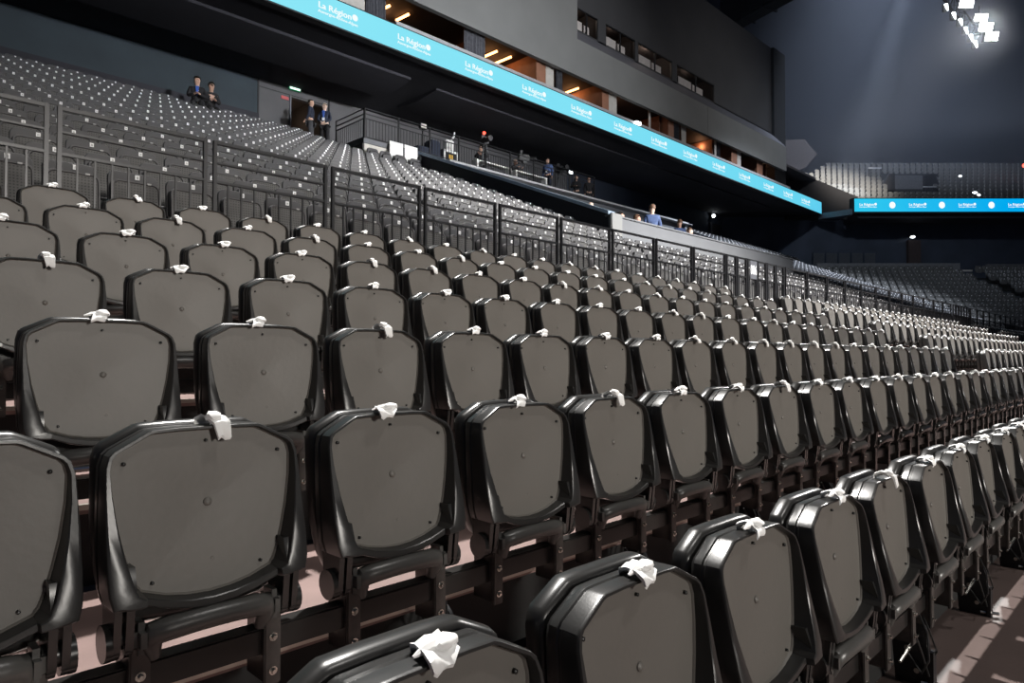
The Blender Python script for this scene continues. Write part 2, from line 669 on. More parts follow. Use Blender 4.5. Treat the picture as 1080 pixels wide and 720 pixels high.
if rest_seats:
    stuff(scatter('tip_up_seat', ONE, TIPMATS, rest_seats), 'remaining black tip-up seats of the front tribune, mostly in its far blocks', 'seat', 'black tip-up seats of the front tribune')
if rest_tags:
    allt = MB()
    tm = [tag_mb(i) for i in range(4)]
    for l, tk, tx in rest_tags:
        allt.add([(p[0] + l[0] + tx, p[1] + l[1], p[2] + l[2]) for p in tm[tk].v], tm[tk].f)
    stuff(allt.build('paper_tag', M_PAPER), 'remaining white paper tags on the far black seats', 'paper tag', 'white paper tags on the black seats')

# ------------------------------------------------------------------ beams, decks, legs
for k in range(7):
    for b, x0, x1 in BLOCKS:
        if b == 3:
            continue
        y = rowY(k) - .05
        m = MB()
        m.rbox(x0 - .2, x1 + .05, y + .012, y + .062, .265 * k + .302, .265 * k + .362, .004)
        o = m.build('support_beam', M_BEAM, None)
        where = ('in the nearest block', 'in the block beyond the first aisle', 'in the block beyond the second aisle')[b]
        tag(o, f"black square steel beam carrying the {ROWN[k]} row of seats {where}", 'beam', 'seat beams of the front tribune')

m = MB()
m.box(-14, 75, -60, 6, -.2, 0)
struct(m.build('floor', M_FLOOR))
for k in range(1, 8):
    z = .265 * k
    y0 = rowY(k - 1) + .06
    y1 = rowY(k) + .06 if k < 7 else 6.5
    m = MB()
    m.box(-8, 66, y0 + .02, y1, z - .03, z, 0)
    m.box(-8, 66, y0 + .06, y0 + .08, z - .265, z - .03, 1)
    m.box(-8, 66, y0, y0 + .02, z - .014, z + .003, 2)
    struct(m.build('floor_step', [M_DECK, M_RISER, M_NOSE]))
# aisle half steps
for b in range(2):
    xa, xb = BLOCKS[b][2] + .30, BLOCKS[b + 1][1] - .30
    for k in range(0, 7):
        m = MB()
        m.rbox(xa, xb, rowY(k) - .28, rowY(k) + .10, .265 * k + .002, .265 * k + .132, .006)
        o = m.build('aisle_step', [M_DECK], None)
        tag(o, f"low wooden half step at the {ROWN[k]} row in the {('first', 'second')[b]} stair aisle", 'step', 'half steps in the stair aisles')


def leg_plate(x, y, z, h, label):
    r = empty('folding_leg', (x, y, z))
    m = MB()
    pts = [(-.02, 0), (.10, 0), (.11, h * .5), (.10, h)]
    for i in range(9):
        t = i / 8
        pts.append((.08 - .10 * math.sin(t * PI / 2) * 1.0, h - (h * .55) * (1 - math.cos(t * PI / 2))))
    m.prism([(p[0], p[1]) for p in pts], 'x', -.006, .006)
    m.prism([(-.035 + .03 * 0, 0), (-.02, 0), (-.02, h * .45), (-.035, h * .45)], 'x', -.02, .02)
    m.build('side_plate', M_EQUIP, r)
    m = MB()
    m.cyl((-.03, .05, h * .45), (.012, .05, h * .45), .012, 8)
    m.cyl((-.03, .02, h * .2), (.012, .02, h * .2), .010, 8)
    m.cyl((-.02, .01, .02), (.02, -.06, .015), .008, 8)
    m.build('bolt', M_BOLT, r)
    m = MB()
    for dx, a in ((-.02, .05), (-.05, -.03)):
        m.tube([(dx, .02, h * 1.05), (dx - .03, -.03, h * .75), (dx - .02 + a, -.04, h * .45), (dx + .01, .0, h * .2), (dx + .02, .05, h * .4)], .0035, 6)
    m.tube([(-.1, .03, h * .95), (-.05, .0, h * .5), (-.02, -.02, .05)], .004, 6)
    m.build('cable', M_CABLE, r)
    m = MB()
    m.cyl((-.16, .04, h * .42), (0, .02, h * .62), .006, 8)
    m.build('strut', M_BOLT, r)
    tag(r, label, 'support leg', 'folding legs under the seat beams')
    return r


for i in range(9):
    leg_plate(1.95 + i * 1.02, .745, 0, .31, f"black folding leg plate with cables under the front row, {nth(i + 1)} counting away from the camera")
for i in range(4):
    leg_plate(1.33 + i * 1.0, 1.565, .265, .25, f"black folding leg with cables under the second row beam, {nth(i + 1)} from the photo's left edge")

# ================================================================== RAILING
RY = 5.75


def rail_panel_mb(w, gate=False):
    pw = .0145 if not gate else .022
    posts = []
    for x in (0, w):
        m = MB()
        m.rbox(x - pw, x + pw, -.018, .018, 0, 1.205, .003)
        posts.append(m)
    rails = []
    for z, h in ((1.190, .014), (1.02, .008), (.86, .011), (.09, .011)):
        m = MB()
        m.rbox(pw, w - pw, -.016, .016, z - h, z + h, .003)
        rails.append(m)
    bal = []
    nb = 8 if not gate else 3
    for i in range(nb):
        x = w * (i + 1) / (nb + 1)
        m = MB()
        m.box(x - .0065, x + .0065, -.0065, .0065, .09, .86)
        bal.append(m)
    return posts, rails, bal


def make_panel(w, gate, name):
    r = empty(name, (0, 0, 0))
    p, ra, ba = rail_panel_mb(w, gate)
    for q in p:
        q.build('post', M_RAIL, r)
    for q in ra:
        q.build('rail', M_RAIL, r)
    for q in ba:
        q.build('baluster', M_RAIL, r)
    index_kids(r)
    return r


PW = 1.022
pan0 = make_panel(PW, False, 'railing_panel')
gat0 = make_panel(.33, True, 'gate_frame')
panels = []
x = 1.15 - 1.102 * 2
runs = [[1.15 + 1.102 * i for i in range(-1, 9)], [13.50 + 1.102 * i for i in range(12)], [29.5 + 1.102 * i for i in range(12)], [45.5 + 1.102 * i for i in range(10)]]
gates = [[11.07 + .40 * i for i in range(6)], [26.95 + .40 * i for i in range(6)], [42.9 + .4 * i for i in range(6)]]
RW = ["from the photo's left edge", 'past the first gate', 'past the second gate', 'past the third gate']
first = True
for a, run in enumerate(runs):
    for i, x in enumerate(run):
        o = pan0 if first else copy_tree(pan0)
        first = False
        o.location = (x, RY, 1.855)
        tag(o, f"black barred railing panel behind the black seats, {nth(i + 1)} {RW[a]}", 'railing', 'railing panels between the two tribunes')
first = True
for a, run in enumerate(gates):
    for i, x in enumerate(run):
        o = gat0 if first else copy_tree(gat0)
        first = False
        o.location = (x, RY, 1.855)
        tag(o, f"narrow black barred frame, {nth(i + 1)} of six at the head of the {('first', 'second', 'third')[a]} stair aisle", 'gate', 'gate frames at the aisle heads')


def text_mesh(s, size, depth=0.0):
    c = bpy.data.curves.new('text', 'FONT')
    c.body = s
    c.size = size
    c.extrude = depth
    c.resolution_u = 2
    c.offset = .012 * size
    o = bpy.data.objects.new('text', c)
    COL.objects.link(o)
    dg = bpy.context.evaluated_depsgraph_get()
    me = bpy.data.meshes.new_from_object(o.evaluated_get(dg))
    bpy.data.objects.remove(o)
    bpy.data.curves.remove(c)
    out = MB()
    out.add([(v.co.x, v.co.y, v.co.z) for v in me.vertices], [tuple(p.vertices) for p in me.polygons])
    bpy.data.meshes.remove(me)
    return out


# sign on the third gate frame
sg = empty('block_sign', (11.07 + .40 * 2 + .165, RY - .028, 2.76))
MB().rbox(-.135, .135, -.006, .006, -.06, .27, .003).build('plate', mat('sign_grey', (0.10, 0.105, 0.12), .5), sg)
tm_ = text_mesh('006', .20)
xs = [p[0] for p in tm_.v]
MB().add([((p[0] - (min(xs) + max(xs)) / 2) * .85, -.0085, p[1] * 1.25 + .02) for p in tm_.v], tm_.f).build('lettering', M_NUM, sg)
tag(sg, 'grey block sign with white digits on the third narrow gate frame', 'sign')

# ================================================================== UPPER TRIBUNE (perforated seats)
UY0, UD, UH, UT0 = 6.95, .80, .333, 2.10
uY = lambda j: UY0 + UD * j
uT = lambda j: UT0 + UH * j


def rrect(x0, x1, z0, z1, r, n=4):
    pts = []
    for cx, cz, a0 in ((x1 - r, z1 - r, 0), (x0 + r, z1 - r, 90), (x0 + r, z0 + r, 180), (x1 - r, z0 + r, 270)):
        for i in range(n + 1):
            t = math.radians(a0 + 90 * i / n)
            pts.append((cx + r * math.cos(t), cz + r * math.sin(t)))
    return pts


def perf_parts(n=4):
    P = rrect(-.205, .205, .40, .785, .055, n)
    lean = lambda l, y, s: [(x * s, y + (z - .4) * .10, .60 + (z - .60) * s) for x, z in l]
    rim = MB()
    rim.add(*rings([lean(P, .0, .90), lean(P, -.012, .93), lean(P, -.012, .985), lean(P, 0, 1.0), lean(P, .05, 1.0), lean(P, .06, .97)], cap0=False))
    pan = MB()
    pan.add(*rings([lean(P, .001, .905), lean(P, .004, .5)], cap0=False))
    B = rrect(-.215, .215, .42, .885, .07, n)
    bk = MB()
    bk.add(*rings([lean(B, .085, .95), lean(B, .085, .985), lean(B, .095, 1.0), lean(B, .115, 1.0), lean(B, .122, .97)]))
    mt = MB()
    mt.box(-.20, .20, .03, .08, .30, .37)
    for s in (-1, 1):
        mt.box(s * .16 - .02, s * .16 + .02, .04, .10, 0.0, .32)
        mt.prism([(.0, .36), (.10, .36), (.14, .5), (.03, .5)], 'x', s * .215 - .012, s * .215 + .012)
    la = MB()
    la.box(.012, .052, .118, .123, .822, .866)
    lb = MB()
    lb.box(.088, .122, .014, .026, .767, .782)
    return pan, rim, bk, mt, la, lb


PM = [M_PERF, M_PERFRIM, M_PERFBACK, M_RISER, M_NUM, M_EDGE]
pp = perf_parts()
pu = empty('perforated_seat', (0, 0, 0))
for q, nme, mm in zip(pp, ('front_panel', 'seat_rim', 'backrest', 'mount', 'number_label', 'edge_label'), PM):
    q.build(nme, mm, pu)
mi_ = MB()
for dx in (-.004, .006):
    mi_.box(.030 + dx, .034 + dx, .1165, .1175, .83, .853)
mi_.build('digit', M_INK, [c for c in pu.children if c.name.startswith('number_label')][0])
index_kids(pu)
pp2 = merge(*perf_parts(2))

MEN_ROW = {(20, 8.0), (20, 8.5)}
ucand, uout = [], []
for j in range(21):
    X = -2.0
    while X < 62:
        ok = False
        if X < 15.1:
            ok = (j <= 14) or (j <= 17 and X < 12.6) or (j >= 18 and X < 12.4)
        elif 15.4 < X < 28.0:
            ok = j <= 4
        elif X > 27.3 + (min(max(uY(j), 11.4), 20.3) - 11.4) * .767 + .45:
            ok = X < (56 if j >= 17 else 44)
        if j == 20 and X in (8.0, 8.5, 9.0):
            ok = False
        if ok:
            P = pix(X, uY(j), uT(j) + .75)
            if -200 < P[0] <= -12 and P[1] > -60:
                uout.append((X, uY(j) - .05, uT(j)))
            if -12 < P[0] < 1085 and P[1] > -10:
                ucand.append((P[2], j, X))
        X += .5
ucand.sort()
unum = {}
for j in range(21):
    for i, c in enumerate(sorted([c for c in ucand if c[1] == j], key=lambda c: c[2])):
        unum[(j, c[2])] = i + 1
first = True
ur = list(uout)
for q, (dep, j, X) in enumerate(ucand):
    loc = (X + random.uniform(-.006, .006), uY(j) - .05, uT(j))
    if q >= 300:
        ur.append(loc)
        continue
    o = pu if first else copy_tree(pu)
    first = False
    o.location = loc
    tag(o, f"grey perforated seat, {nth(j + 1)} row behind the railing, {nth(unum[(j, X)])} from the photo's left edge", 'seat', 'perforated seats of the upper tribune')
stuff(scatter('perforated_seat', pp2, PM, ur), 'remaining grey perforated seats with white labels up to the rear wall', 'seat', 'perforated seats of the upper tribune')


XR = lambda y: 27.3 + (min(max(y, 11.4), 20.3) - 11.4) * .767


def terrace(name, xa, xb, j0, j1, yend=None, ybase=None):
    m = MB()
    for j in range(j0, j1 + 1):
        ya = uY(j) - .55 if j else 6.3
        yb = uY(j) + .25 if j < j1 or yend is None else yend
        m.box(xa if xa != 'R' else XR(yb) + .12, xb, ya, yb + .01, uT(j) - .36, uT(j))
    return struct(m.build(name, M_CONC, smooth=0))


terrace('floor_terrace', -8, 15.2, 0, 14, 18.4)
terrace('floor_terrace', -8, 12.85, 15, 20, 24.6)
terrace('floor_terrace', 15.2, 27.4, 0, 4, 11.4)
terrace('floor_terrace', 'R', 44.5, 0, 16, 20.1)
terrace('floor_terrace', 'R', 56.5, 17, 20, 24.6)

# ---- terrace side walls, parapet of the sunken box
SL = (8.53 - 5.25) / (19.54 - 11.46)
zc = lambda y: 5.25 + (y - 11.46) * SL
m = MB()
m.prism([(11.4, 3.2), (19.9, 6.5), (19.9, zc(19.9)), (11.4, zc(11.4))], 'x', 15.2, 15.35)
struct(m.build('wall_box_left', M_DARK))
m = MB()
m.prism([(11.35, zc(11.35)), (19.95, zc(19.95)), (19.95, zc(19.95) + .10), (11.35, zc(11.35) + .10)], 'x', 15.12, 15.42)
struct(m.build('trim_1', M_CAP))
m = MB()
a_, b_ = (27.3, 11.4), (33.9, 20.0)
vs = []
for dx in (0, .12):
    vs += [(a_[0] + dx, a_[1], 3.2), (b_[0] + dx, b_[1], 4.0), (b_[0] + dx, b_[1], 8.42), (a_[0] + dx, a_[1], 5.02)]
m.add(vs, [(0, 1, 2, 3), (7, 6, 5, 4), (0, 4, 5, 1), (1, 5, 6, 2), (2, 6, 7, 3), (3, 7, 4, 0)])
struct(m.build('wall_box_right', M_DARKBLUE, None, 0))
m = MB()
m.rbox(15.2, 27.3, 11.3, 11.45, 3.4, 5.16, .02)
m.rbox(15.15, 27.4, 11.27, 11.50, 5.16, 5.21, .01)
struct(m.build('wall_parapet', M_PARA))
m = MB()
m.rbox(15.12, 15.62, 11.22, 11.31, 3.5, 5.24, .02)
struct(m.build('trim_2', M_FASC))
m = MB()
m.box(15.35, 33.9, 11.45, 20, 3.9, 4.15)
struct(m.build('floor_box', M_CONC))
# ---- camera platform
m = MB()
m.box(12.85, 33.9, 20.0, 20.1, 4.0, 8.60, 0)
m.box(12.85, 15.3, 19.97, 20.0, 7.4, 8.72, 1)
m.box(12.80, 33.9, 19.93, 24.6, 8.60, 8.76, 0)
m.box(12.80, 12.90, 20.0, 24.6, 6.5, 8.60, 2)
struct(m.build('floor_platform', [M_PARA, M_BLIND, M_EQUIP]))
m = MB()
m.box(12.85, 15.2, 18.35, 20.0, 7.1, 7.45)
struct(m.build('floor_companion', M_CONC))
m = MB()
m.rbox(16.5, 33.8, 19.80, 19.93, 8.60, 8.77, .02)
m.rbox(16.5, 33.8, 19.58, 19.80, 8.60, 8.64, .01)
tag(m.build('cable_trough', M_LEDGE), 'long grey metal cable trough along the edge of the camera platform', 'trough')


def bar_rail(name, p0, p1, h, label, npost, grp=None):
    p0, p1 = Vector(p0), Vector(p1)
    L = (p1 - p0).length
    a = math.atan2(p1.y - p0.y, p1.x - p0.x)
    r = empty(name, p0, a)
    for i in range(npost + 1):
        x = L * i / npost
        MB().box(x - .025, x + .025, -.02, .02, 0, h).build('post', M_RAIL, r)
    for z in (h - .02, h - .2, h - .36, .08):
        MB().box(0, L, -.015, .015, z - .014, z + .014).build('rail', M_RAIL, r)
    n = int(L / .13)
    for i in range(min(n, 98)):
        x = L * (i + .5) / n
        MB().box(x - .008, x + .008, -.006, .006, .08, h - .36).build('baluster', M_RAIL, r)
    return tag(r, label, 'railing', grp)


bar_rail('platform_railing', (12.9, 20.02, 8.76), (25.6, 20.02, 8.76), 1.08, 'long black barred railing along the front of the camera platform', 9)
bar_rail('platform_railing', (12.9, 20.06, 8.76), (12.9, 21.9, 8.76), 1.08, 'short black railing on the side of the camera platform near the doorway', 1)

# ---- companion seats with boards
for i, x in enumerate((12.98, 13.50, 14.13, 14.78)):
    r = empty('companion_seat', (x, 19.55, 7.45))
    w = .19
    P = rrect(-w, w, .42, .80, .09, 4)
    MB().add(*rings([lay(P, 0, .93, .6), lay(P, -.02, .97, .6), lay(P, .0, 1, .6), lay(P, .06, 1, .6), lay(P, .07, .95, .6)])).build('seat_pan', M_PERFBACK, r)
    P = rrect(-w - .03, w + .03, .45, .92, .09, 4)
    MB().add(*rings([lay(P, .09, .95, .6), lay(P, .1, 1, .6), lay(P, .13, 1, .6), lay(P, .14, .95, .6)])).build('backrest', M_PERFRIM, r)
    q = MB()
    for s in (-1, 1):
        q.box(s * .15 - .02, s * .15 + .02, .03, .09, 0, .45)
    q.build('leg', M_EQUIP, r)
    tag(r, f"plain dark seat below the camera platform, {nth(i + 1)} of four from its stair end", 'seat', 'four seats below the camera platform')
for i, x in enumerate((13.80, 14.44)):
    r = empty('white_board', (x, 19.86, 7.45))
    MB().rbox(0, .58, -.02, .02, .35, 1.42, .004).build('board', M_WHITEP, r)
    MB().box(-.05, 0, -.03, .04, 0, 1.3).build('post', M_EQUIP, r)
    tag(r, ('white upright board behind the third seat below the camera platform', 'white upright board behind the fourth seat below the camera platform')[i], 'board', 'white boards below the camera platform')
MB().box(15.05, 15.12, 19.75, 19.9, 7.45, 8.55).build('x', M_EQUIP).name = 'black_post'
tag(bpy.data.objects['black_post'], 'short black post beside the fourth seat under the platform edge', 'post')

# ---- rear wall, portal
WT = 11.95
m = MB()
m.box(-12, 11.2, 24.6, 24.8, 8, WT, 0)
m.box(-12, 11.2, 24.5, 24.6, 9.2, 10.35, 1)
struct(m.build('wall_rear_left', [M_WALL, M_DARK]))
m = MB()
m.box(11.2, 12.48, 24.6, 24.8, 8, WT)
m.box(12.48, 14.02, 24.6, 24.8, 11.35, WT)
m.box(14.02, 29.0, 24.6, 24.8, 8, WT)
m.box(11.17, 11.23, 24.57, 24.6, 8, WT, 1)
m.box(14.12, 14.18, 24.57, 24.6, 8, WT, 1)
m.box(11.25, 14.1, 24.585, 24.6, 11.40, 11.43, 1)
struct(m.build('wall_rear_middle', [M_WALL2, M_EQUIP]))
m = MB()
m.box(29.0, 80, 24.6, 24.8, 8, WT)
struct(m.build('wall_rear_right', M_DARKBLUE))
m = MB()
m.box(12.3, 12.48, 24.8, 29, 8, 12)
m.box(14.02, 14.2, 24.8, 29, 8, 12)
m.box(12.3, 14.2, 28.9, 29, 8, 12)
m.box(12.3, 14.2, 24.8, 29, 11.9, 12)
struct(m.build('wall_portal', M_BOXDARK))
m = MB()
m.box(11.0, 14.4, 22.0, 29, 8.6, 8.92)
struct(m.build('floor_portal', M_CONC))
m = MB()
for i in range(3):
    m.box(12.5, 12.5 + .55 - .12 * i * 1.2, 24.75 + .3 * i, 28, 8.9 + .42 * i, 9.32 + .42 * i)
tag(m.build('wooden_steps', mat('step_brown', (.42, .20, .13), .6)), 'reddish brown steps just inside the lit doorway in the rear wall', 'steps')
m = MB()
m.rbox(12.44, 12.50, 24.52, 24.62, 8.9, 11.40, .01)
struct(m.build('trim_3', M_PARA))
ex = empty('exit_sign', (12.62, 24.5, 11.72))
MB().rbox(-.24, .24, -.03, .05, -.12, .12, .01).build('housing', M_EXITG, ex)
MB().box(-.215, .215, -.036, -.031, -.095, .095).build('lit_face', M_EXIT, ex)
tag(ex, 'glowing green and white exit sign above the doorway in the rear wall', 'exit sign')
o = MB().rbox(12.10, 12.40, 24.55, 24.59, 11.18, 11.30, .005).build('red_plate', M_REDP)
tag(o, 'small red plate on the wall beside the top of the doorway', 'sign')
o = MB().ball((13.2, 27.0, 11.35), .12).build('portal_lamp', M_WARMW)
tag(o, 'bright warm lamp glowing inside the doorway', 'lamp')


def lamp_post(name, x, y, z, h, mm, label):
    r = empty(name, (x, y, z))
    MB().cyl((0, 0, 0), (0, 0, h), .03, 8).build('pole', M_RAIL, r)
    MB().rbox(-.16, .16, -.08, .06, h, h + .22, .02).build('housing', M_RAIL, r)
    MB().box(-.13, .13, -.09, -.082, h + .03, h + .19).build('lens', mm, r)
    return tag(r, label, 'lamp')


lamp_post('floodlight', xaty(445, 21.5), 21.5, 8.76, 1.55, M_BLIND, 'pale floodlight on a pole at the rear of the camera platform')

# ---- soffit and balcony with the display board
LY, LZ0, LZ1, LX1 = 19.0, 11.72, 12.54, 50.9
m = MB()
m.box(-14, LX1, LY + .05, 25, LZ0 - .02, LZ0 + .16)
struct(m.build('ceiling_soffit', M_DARK))
m = MB()
m.prism([(20.5, LZ0), (20.5, 11.6), (21.4, 11.48), (22.5, 11.48), (22.5, LZ0)], 'x', -14, 15.2)
struct(m.build('ceiling_bulkhead', M_DARK))
m = MB()
m.prism([(20.6, LZ0), (20.6, 11.62), (22.0, 11.5), (23.2, 11.6), (23.2, LZ0)], 'x', 16.5, 46)
struct(m.build('ceiling_bulkhead', M_DARK))

led = bpy.data.materials.new('display_cyan')
led.use_nodes = True
nt = led.node_tree
nt.nodes.clear()
oo = nt.nodes.new('ShaderNodeOutputMaterial')
em = nt.nodes.new('ShaderNodeEmission')
tc = nt.nodes.new('ShaderNodeTexCoord')
sp = nt.nodes.new('ShaderNodeSeparateXYZ')
mr = nt.nodes.new('ShaderNodeMapRange')
mr.inputs['From Min'].default_value = 0
mr.inputs['From Max'].default_value = 75
cr = nt.nodes.new('ShaderNodeValToRGB')
cr.color_ramp.elements[0].position = .10
cr.color_ramp.elements[0].color = (.28, .82, .94, 1)
cr.color_ramp.elements[1].position = .98
cr.color_ramp.elements[1].color = (.0, .26, .74, 1)
e = cr.color_ramp.elements.new(.70)
e.color = (.13, .66, .88, 1)
nz = nt.nodes.new('ShaderNodeTexNoise')
nz.inputs['Scale'].default_value = .35
ad = nt.nodes.new('ShaderNodeMath')
ad.operation = 'MULTIPLY_ADD'
ad.inputs[1].default_value = .12
nt.links.new(tc.outputs['Object'], sp.inputs[0])
nt.links.new(tc.outputs['Object'], nz.inputs['Vector'])
nt.links.new(sp.outputs['X'], mr.inputs['Value'])
nt.links.new(nz.outputs['Fac'], ad.inputs[0])
nt.links.new(mr.outputs[0], ad.inputs[2])
nt.links.new(ad.outputs[0], cr.inputs['Fac'])
nt.links.new(cr.outputs['Color'], em.inputs['Color'])
em.inputs['Strength'].default_value = 1.0
nt.links.new(em.outputs[0], oo.inputs[0])


def logo_parts(h, full=True):
    """white two-line wordmark with a round emblem, drawn in x (along) and z (up), height h"""
    m = MB()
    a = text_mesh('La R\u00e9gion', h * .62)
    w = max(p[0] for p in a.v)
    for dx in (0, .012, .024):
        m.add([(p[0] * 1.1 + dx * h, 0, p[1] + h * .42) for p in a.v], a.f)
    b = text_mesh('Auvergne-Rh\u00f4ne-Alpes', h * .30)
    wb = max(p[0] for p in b.v)
    tw = w * 1.1 + h * .55
    for dx in (0, .012):
        m.add([(p[0] * tw / wb + dx * h, 0, p[1] + h * .08) for p in b.v], b.f)
    n = 24
    cx, cz, r = w * 1.1 + h * .32, h * .68, h * .24
    m.add([(cx + r * math.cos(2 * PI * i / n), 0, cz + r * math.sin(2 * PI * i / n)) for i in range(n)], [tuple(range(n))])
    return m


db = empty('display_board', (0, 0, 0))
MB().box(-6, LX1, LY - .02, LY + .0, LZ0, LZ1).build('screen', led, db, 0)
MB().box(-6, LX1 + .05, LY + .001, LY + .30, LZ0 - .05, LZ1 + .05).build('housing', M_LEDSIDE, db, 0)
tag(db, 'long cyan display board with white lettering along the balcony above the side stand', 'display board')
lg = logo_parts(.44).mesh('lettering', M_TEXT, 0)
XL = [10.46 + (14.06 - 10.46) * i for i in range(-2, 12)]


def xat(px):
    """x on the board plane for a pixel column"""
    u = (px - 540) / FPX
    k = (FW.x + RT.x * u) / (FW.y + RT.y * u)
    return (LY - .03) * k


for i, px in enumerate((333, 418, 490, 551, 603, 648.5, 688, 722, 753, 781, 807, 828, 847)):
    o = link('lettering', lg, db, (xat(px), LY - .026, LZ0 + .19))

# ---- hospitality boxes above the board
BZ0, BZ1 = 11.95, 13.80
m = MB()
m.box(-14, LX1, LY + .30, 25, LZ0 + .16, BZ0)
struct(m.build('floor_boxes', M_BOXDARK))
m = MB()
m.box(-14, LX1, 22.6, 22.8, BZ0, BZ1 + .6)
struct(m.build('wall_boxes_rear', M_BOXDARK))
m = MB()
m.box(-14, LX1, 19.35, 23, BZ1 + .45, BZ1 + .6)
struct(m.build('ceiling_boxes', M_BOXDARK))
o = MB().rbox(13.6, 46, LY + .20, LY + .34, LZ1 + .08, LZ1 + .30, .02).build('balcony_ledge', M_LEDGE)
tag(o, 'long pale metal ledge along the front of the hospitality boxes', 'ledge')
FY = 19.2
XS = 23.36
m = MB()
m.box(-14, XS, FY, FY + .2, BZ1, 22.5)
struct(m.build('wall_fascia_left', M_FASC))
m = MB()
m.box(XS, 45.4, FY, FY + .2, BZ1, 15.45)
m.box(34.9, 34.94, FY - .01, FY + .01, BZ1, 15.45, 0)
struct(m.build('wall_fascia_right', M_FASC))
m = MB()
m.prism([(FY, 15.45), (20.2, 16.55), (20.2, 15.9), (FY + .2, 15.2)], 'x', XS, 45.4)
struct(m.build('trim_4', mat('sill_grey', (.13, .13, .15), .8)))
WIN = [(24.50, 26.14), (26.77, 29.27), (29.53, 32.81), (33.3, 37.5)]
m = MB()
xs_ = [XS] + [v for w in WIN for v in w] + [47]
for a, b in zip(xs_[0::2], xs_[1::2]):
    m.box(a, b, 20.2, 20.35, 15.5, 17.68)
m.box(XS, 47, 20.2, 20.35, 17.68, 22.5)
m.box(XS, 47, 20.2, 20.35, 15.5, 16.62)
struct(m.build('wall_upper', mat('upper_wall_dark', (.065, .064, .068), .85, var=.1, scale=.5)))
for i, (a, b) in enumerate(WIN):
    m = MB()
    for x0, x1, z0, z1 in ((a, b, 16.62, 16.66), (a, b, 17.64, 17.68), (a, a + .05, 16.62, 17.68), (b - .05, b, 16.62, 17.68), ((a + b) / 2 - .03, (a + b) / 2 + .03, 16.62, 17.68)):
        m.box(x0, x1, 20.22, 20.30, z0, z1)
    w = struct(m.build(f'window_{i + 1}', M_EQUIP))
    m = MB()
    m.box(a, b, 22.2, 22.3, 16.2, 18.2)
    m.box(a - .1, a, 20.35, 22.3, 16.2, 18.2)
    m.box(b, b + .1, 20.35, 22.3, 16.2, 18.2)
    m.box(a, b, 20.35, 22.3, 18.1, 18.2)
    m.box(a, b, 20.35, 22.3, 16.2, 16.3)
    m.build('reveal', M_BOXDARK, w)
    dk = empty('control_desk', ((a + b) / 2, 20.5, 16.3))
    ww = (b - a) * .36
    MB().rbox(-ww, -.06, -.03, .03, .46, .98, .01).build('panel', M_DESK, dk)
    MB().rbox(.02, ww * .8, -.03, .03, .46, .92, .01).build('panel', M_DESK, dk)
    MB().rbox(-ww - .1, ww + .1, -.05, .35, .38, .45, .01).build('top', M_EQUIP, dk)
    for s in (-1, 1):
        MB().box(s * ww - .03, s * ww + .03, .0, .25, 0, .38).build('leg', M_EQUIP, dk)
    tag(dk, f"pale control desk panels glimpsed inside the {nth(i + 1)} window above the grey fascia", 'desk', 'desks behind the control room windows')
# box fittings
NB = 0


def fin(x0, x1, y, mm, name, label, cat, grp, z0=BZ0, z1=BZ1 + .45, th=.12):
    global NB
    m = MB()
    m.rbox(x0, x1, y, y + th, z0, z1, .01)
    return tag(m.build(name, mm), label, cat, grp)


def curtain(xa, xb, y, label):
    n = 40
    pts = []
    for i in range(n + 1):
        t = i / n
        pts.append((xa + (xb - xa) * t, y + .05 * math.sin(t * PI * 14)))
    pts += [(p[0], p[1] + .03) for p in reversed(pts)]
    m = MB()
    m.prism(pts, 'z', BZ0 + .02, BZ1 + .44)
    return tag(m.build('curtain', M_CURT), label, 'curtain', 'curtains in the hospitality boxes')


YB = 19.6
curtain(xaty(384, YB), xaty(405, YB), YB, 'dark curtain in the first hospitality box, nearest the upper photo edge')
curtain(xaty(489, YB), xaty(511, YB), YB, 'grey pleated curtain between the second pair of orange lamp bars and the bare wall')
curtain(xaty(587, YB), xaty(593, YB), YB, 'narrow dark curtain beside the pale blind of the third box')
curtain(xaty(712, YB), xaty(717, YB), YB, 'narrow grey curtain of a dim box far along the board')
curtain(xaty(757, YB), xaty(760, YB), YB, 'short grey curtain in the second dim box from the board end')
BL = [(353, 383), (576, 584.5), (643, 651.5), (685.5, 687.5), (720, 725), (755, 757), (779, 783)]
for i, (a, b) in enumerate(BL):
    fin(xaty(a, YB), xaty(b, YB), YB, M_BLIND, 'pale_blind', f"pale upright panel in the hospitality boxes, {nth(i + 1)} counting along the cyan board", 'panel', 'pale panels in the hospitality boxes', th=.05)
WD = [(566, 576), (636, 643), (706, 712), (773, 779), (800, 806)]
for i, (a, b) in enumerate(WD):
    fin(xaty(a, YB), xaty(b, YB), YB, M_WOOD, 'wood_partition', f"orange lit wooden partition end in the hospitality boxes, {nth(i + 1)} counting along the cyan board", 'partition', 'wooden partitions of the hospitality boxes', th=2.9)
for i, px in enumerate((489, 560, 632, 683, 740, 798)):
    x = xaty(px, 20.6)
    m = MB()
    m.box(x - .9, x + .3, 21.6, 21.7, BZ0, BZ1 + .4)
    m.box(x + .3, x + .36, 20.0, 21.7, BZ0, BZ1 + .4)
    tag(m.build('wood_wall_panel', M_WOOD), f"brown wooden wall lining inside a hospitality box, {nth(i + 1)} counting along the cyan board", 'wall panel', 'wooden linings of the hospitality boxes')
LB = [((398, 12), (411, 6)), ((418, 21.5), (431, 15)), ((510, 60), (524, 54)), ((517, 69), (539, 60)), ((596, 98), (610, 93))]


def at_z(px, py, Z):
    r = FW + RT * ((px - 540) / FPX) + UP * ((360 - py) / FPX)
    t = (Z - HC) / r.z
    return Vector((r.x * t, r.y * t, Z))


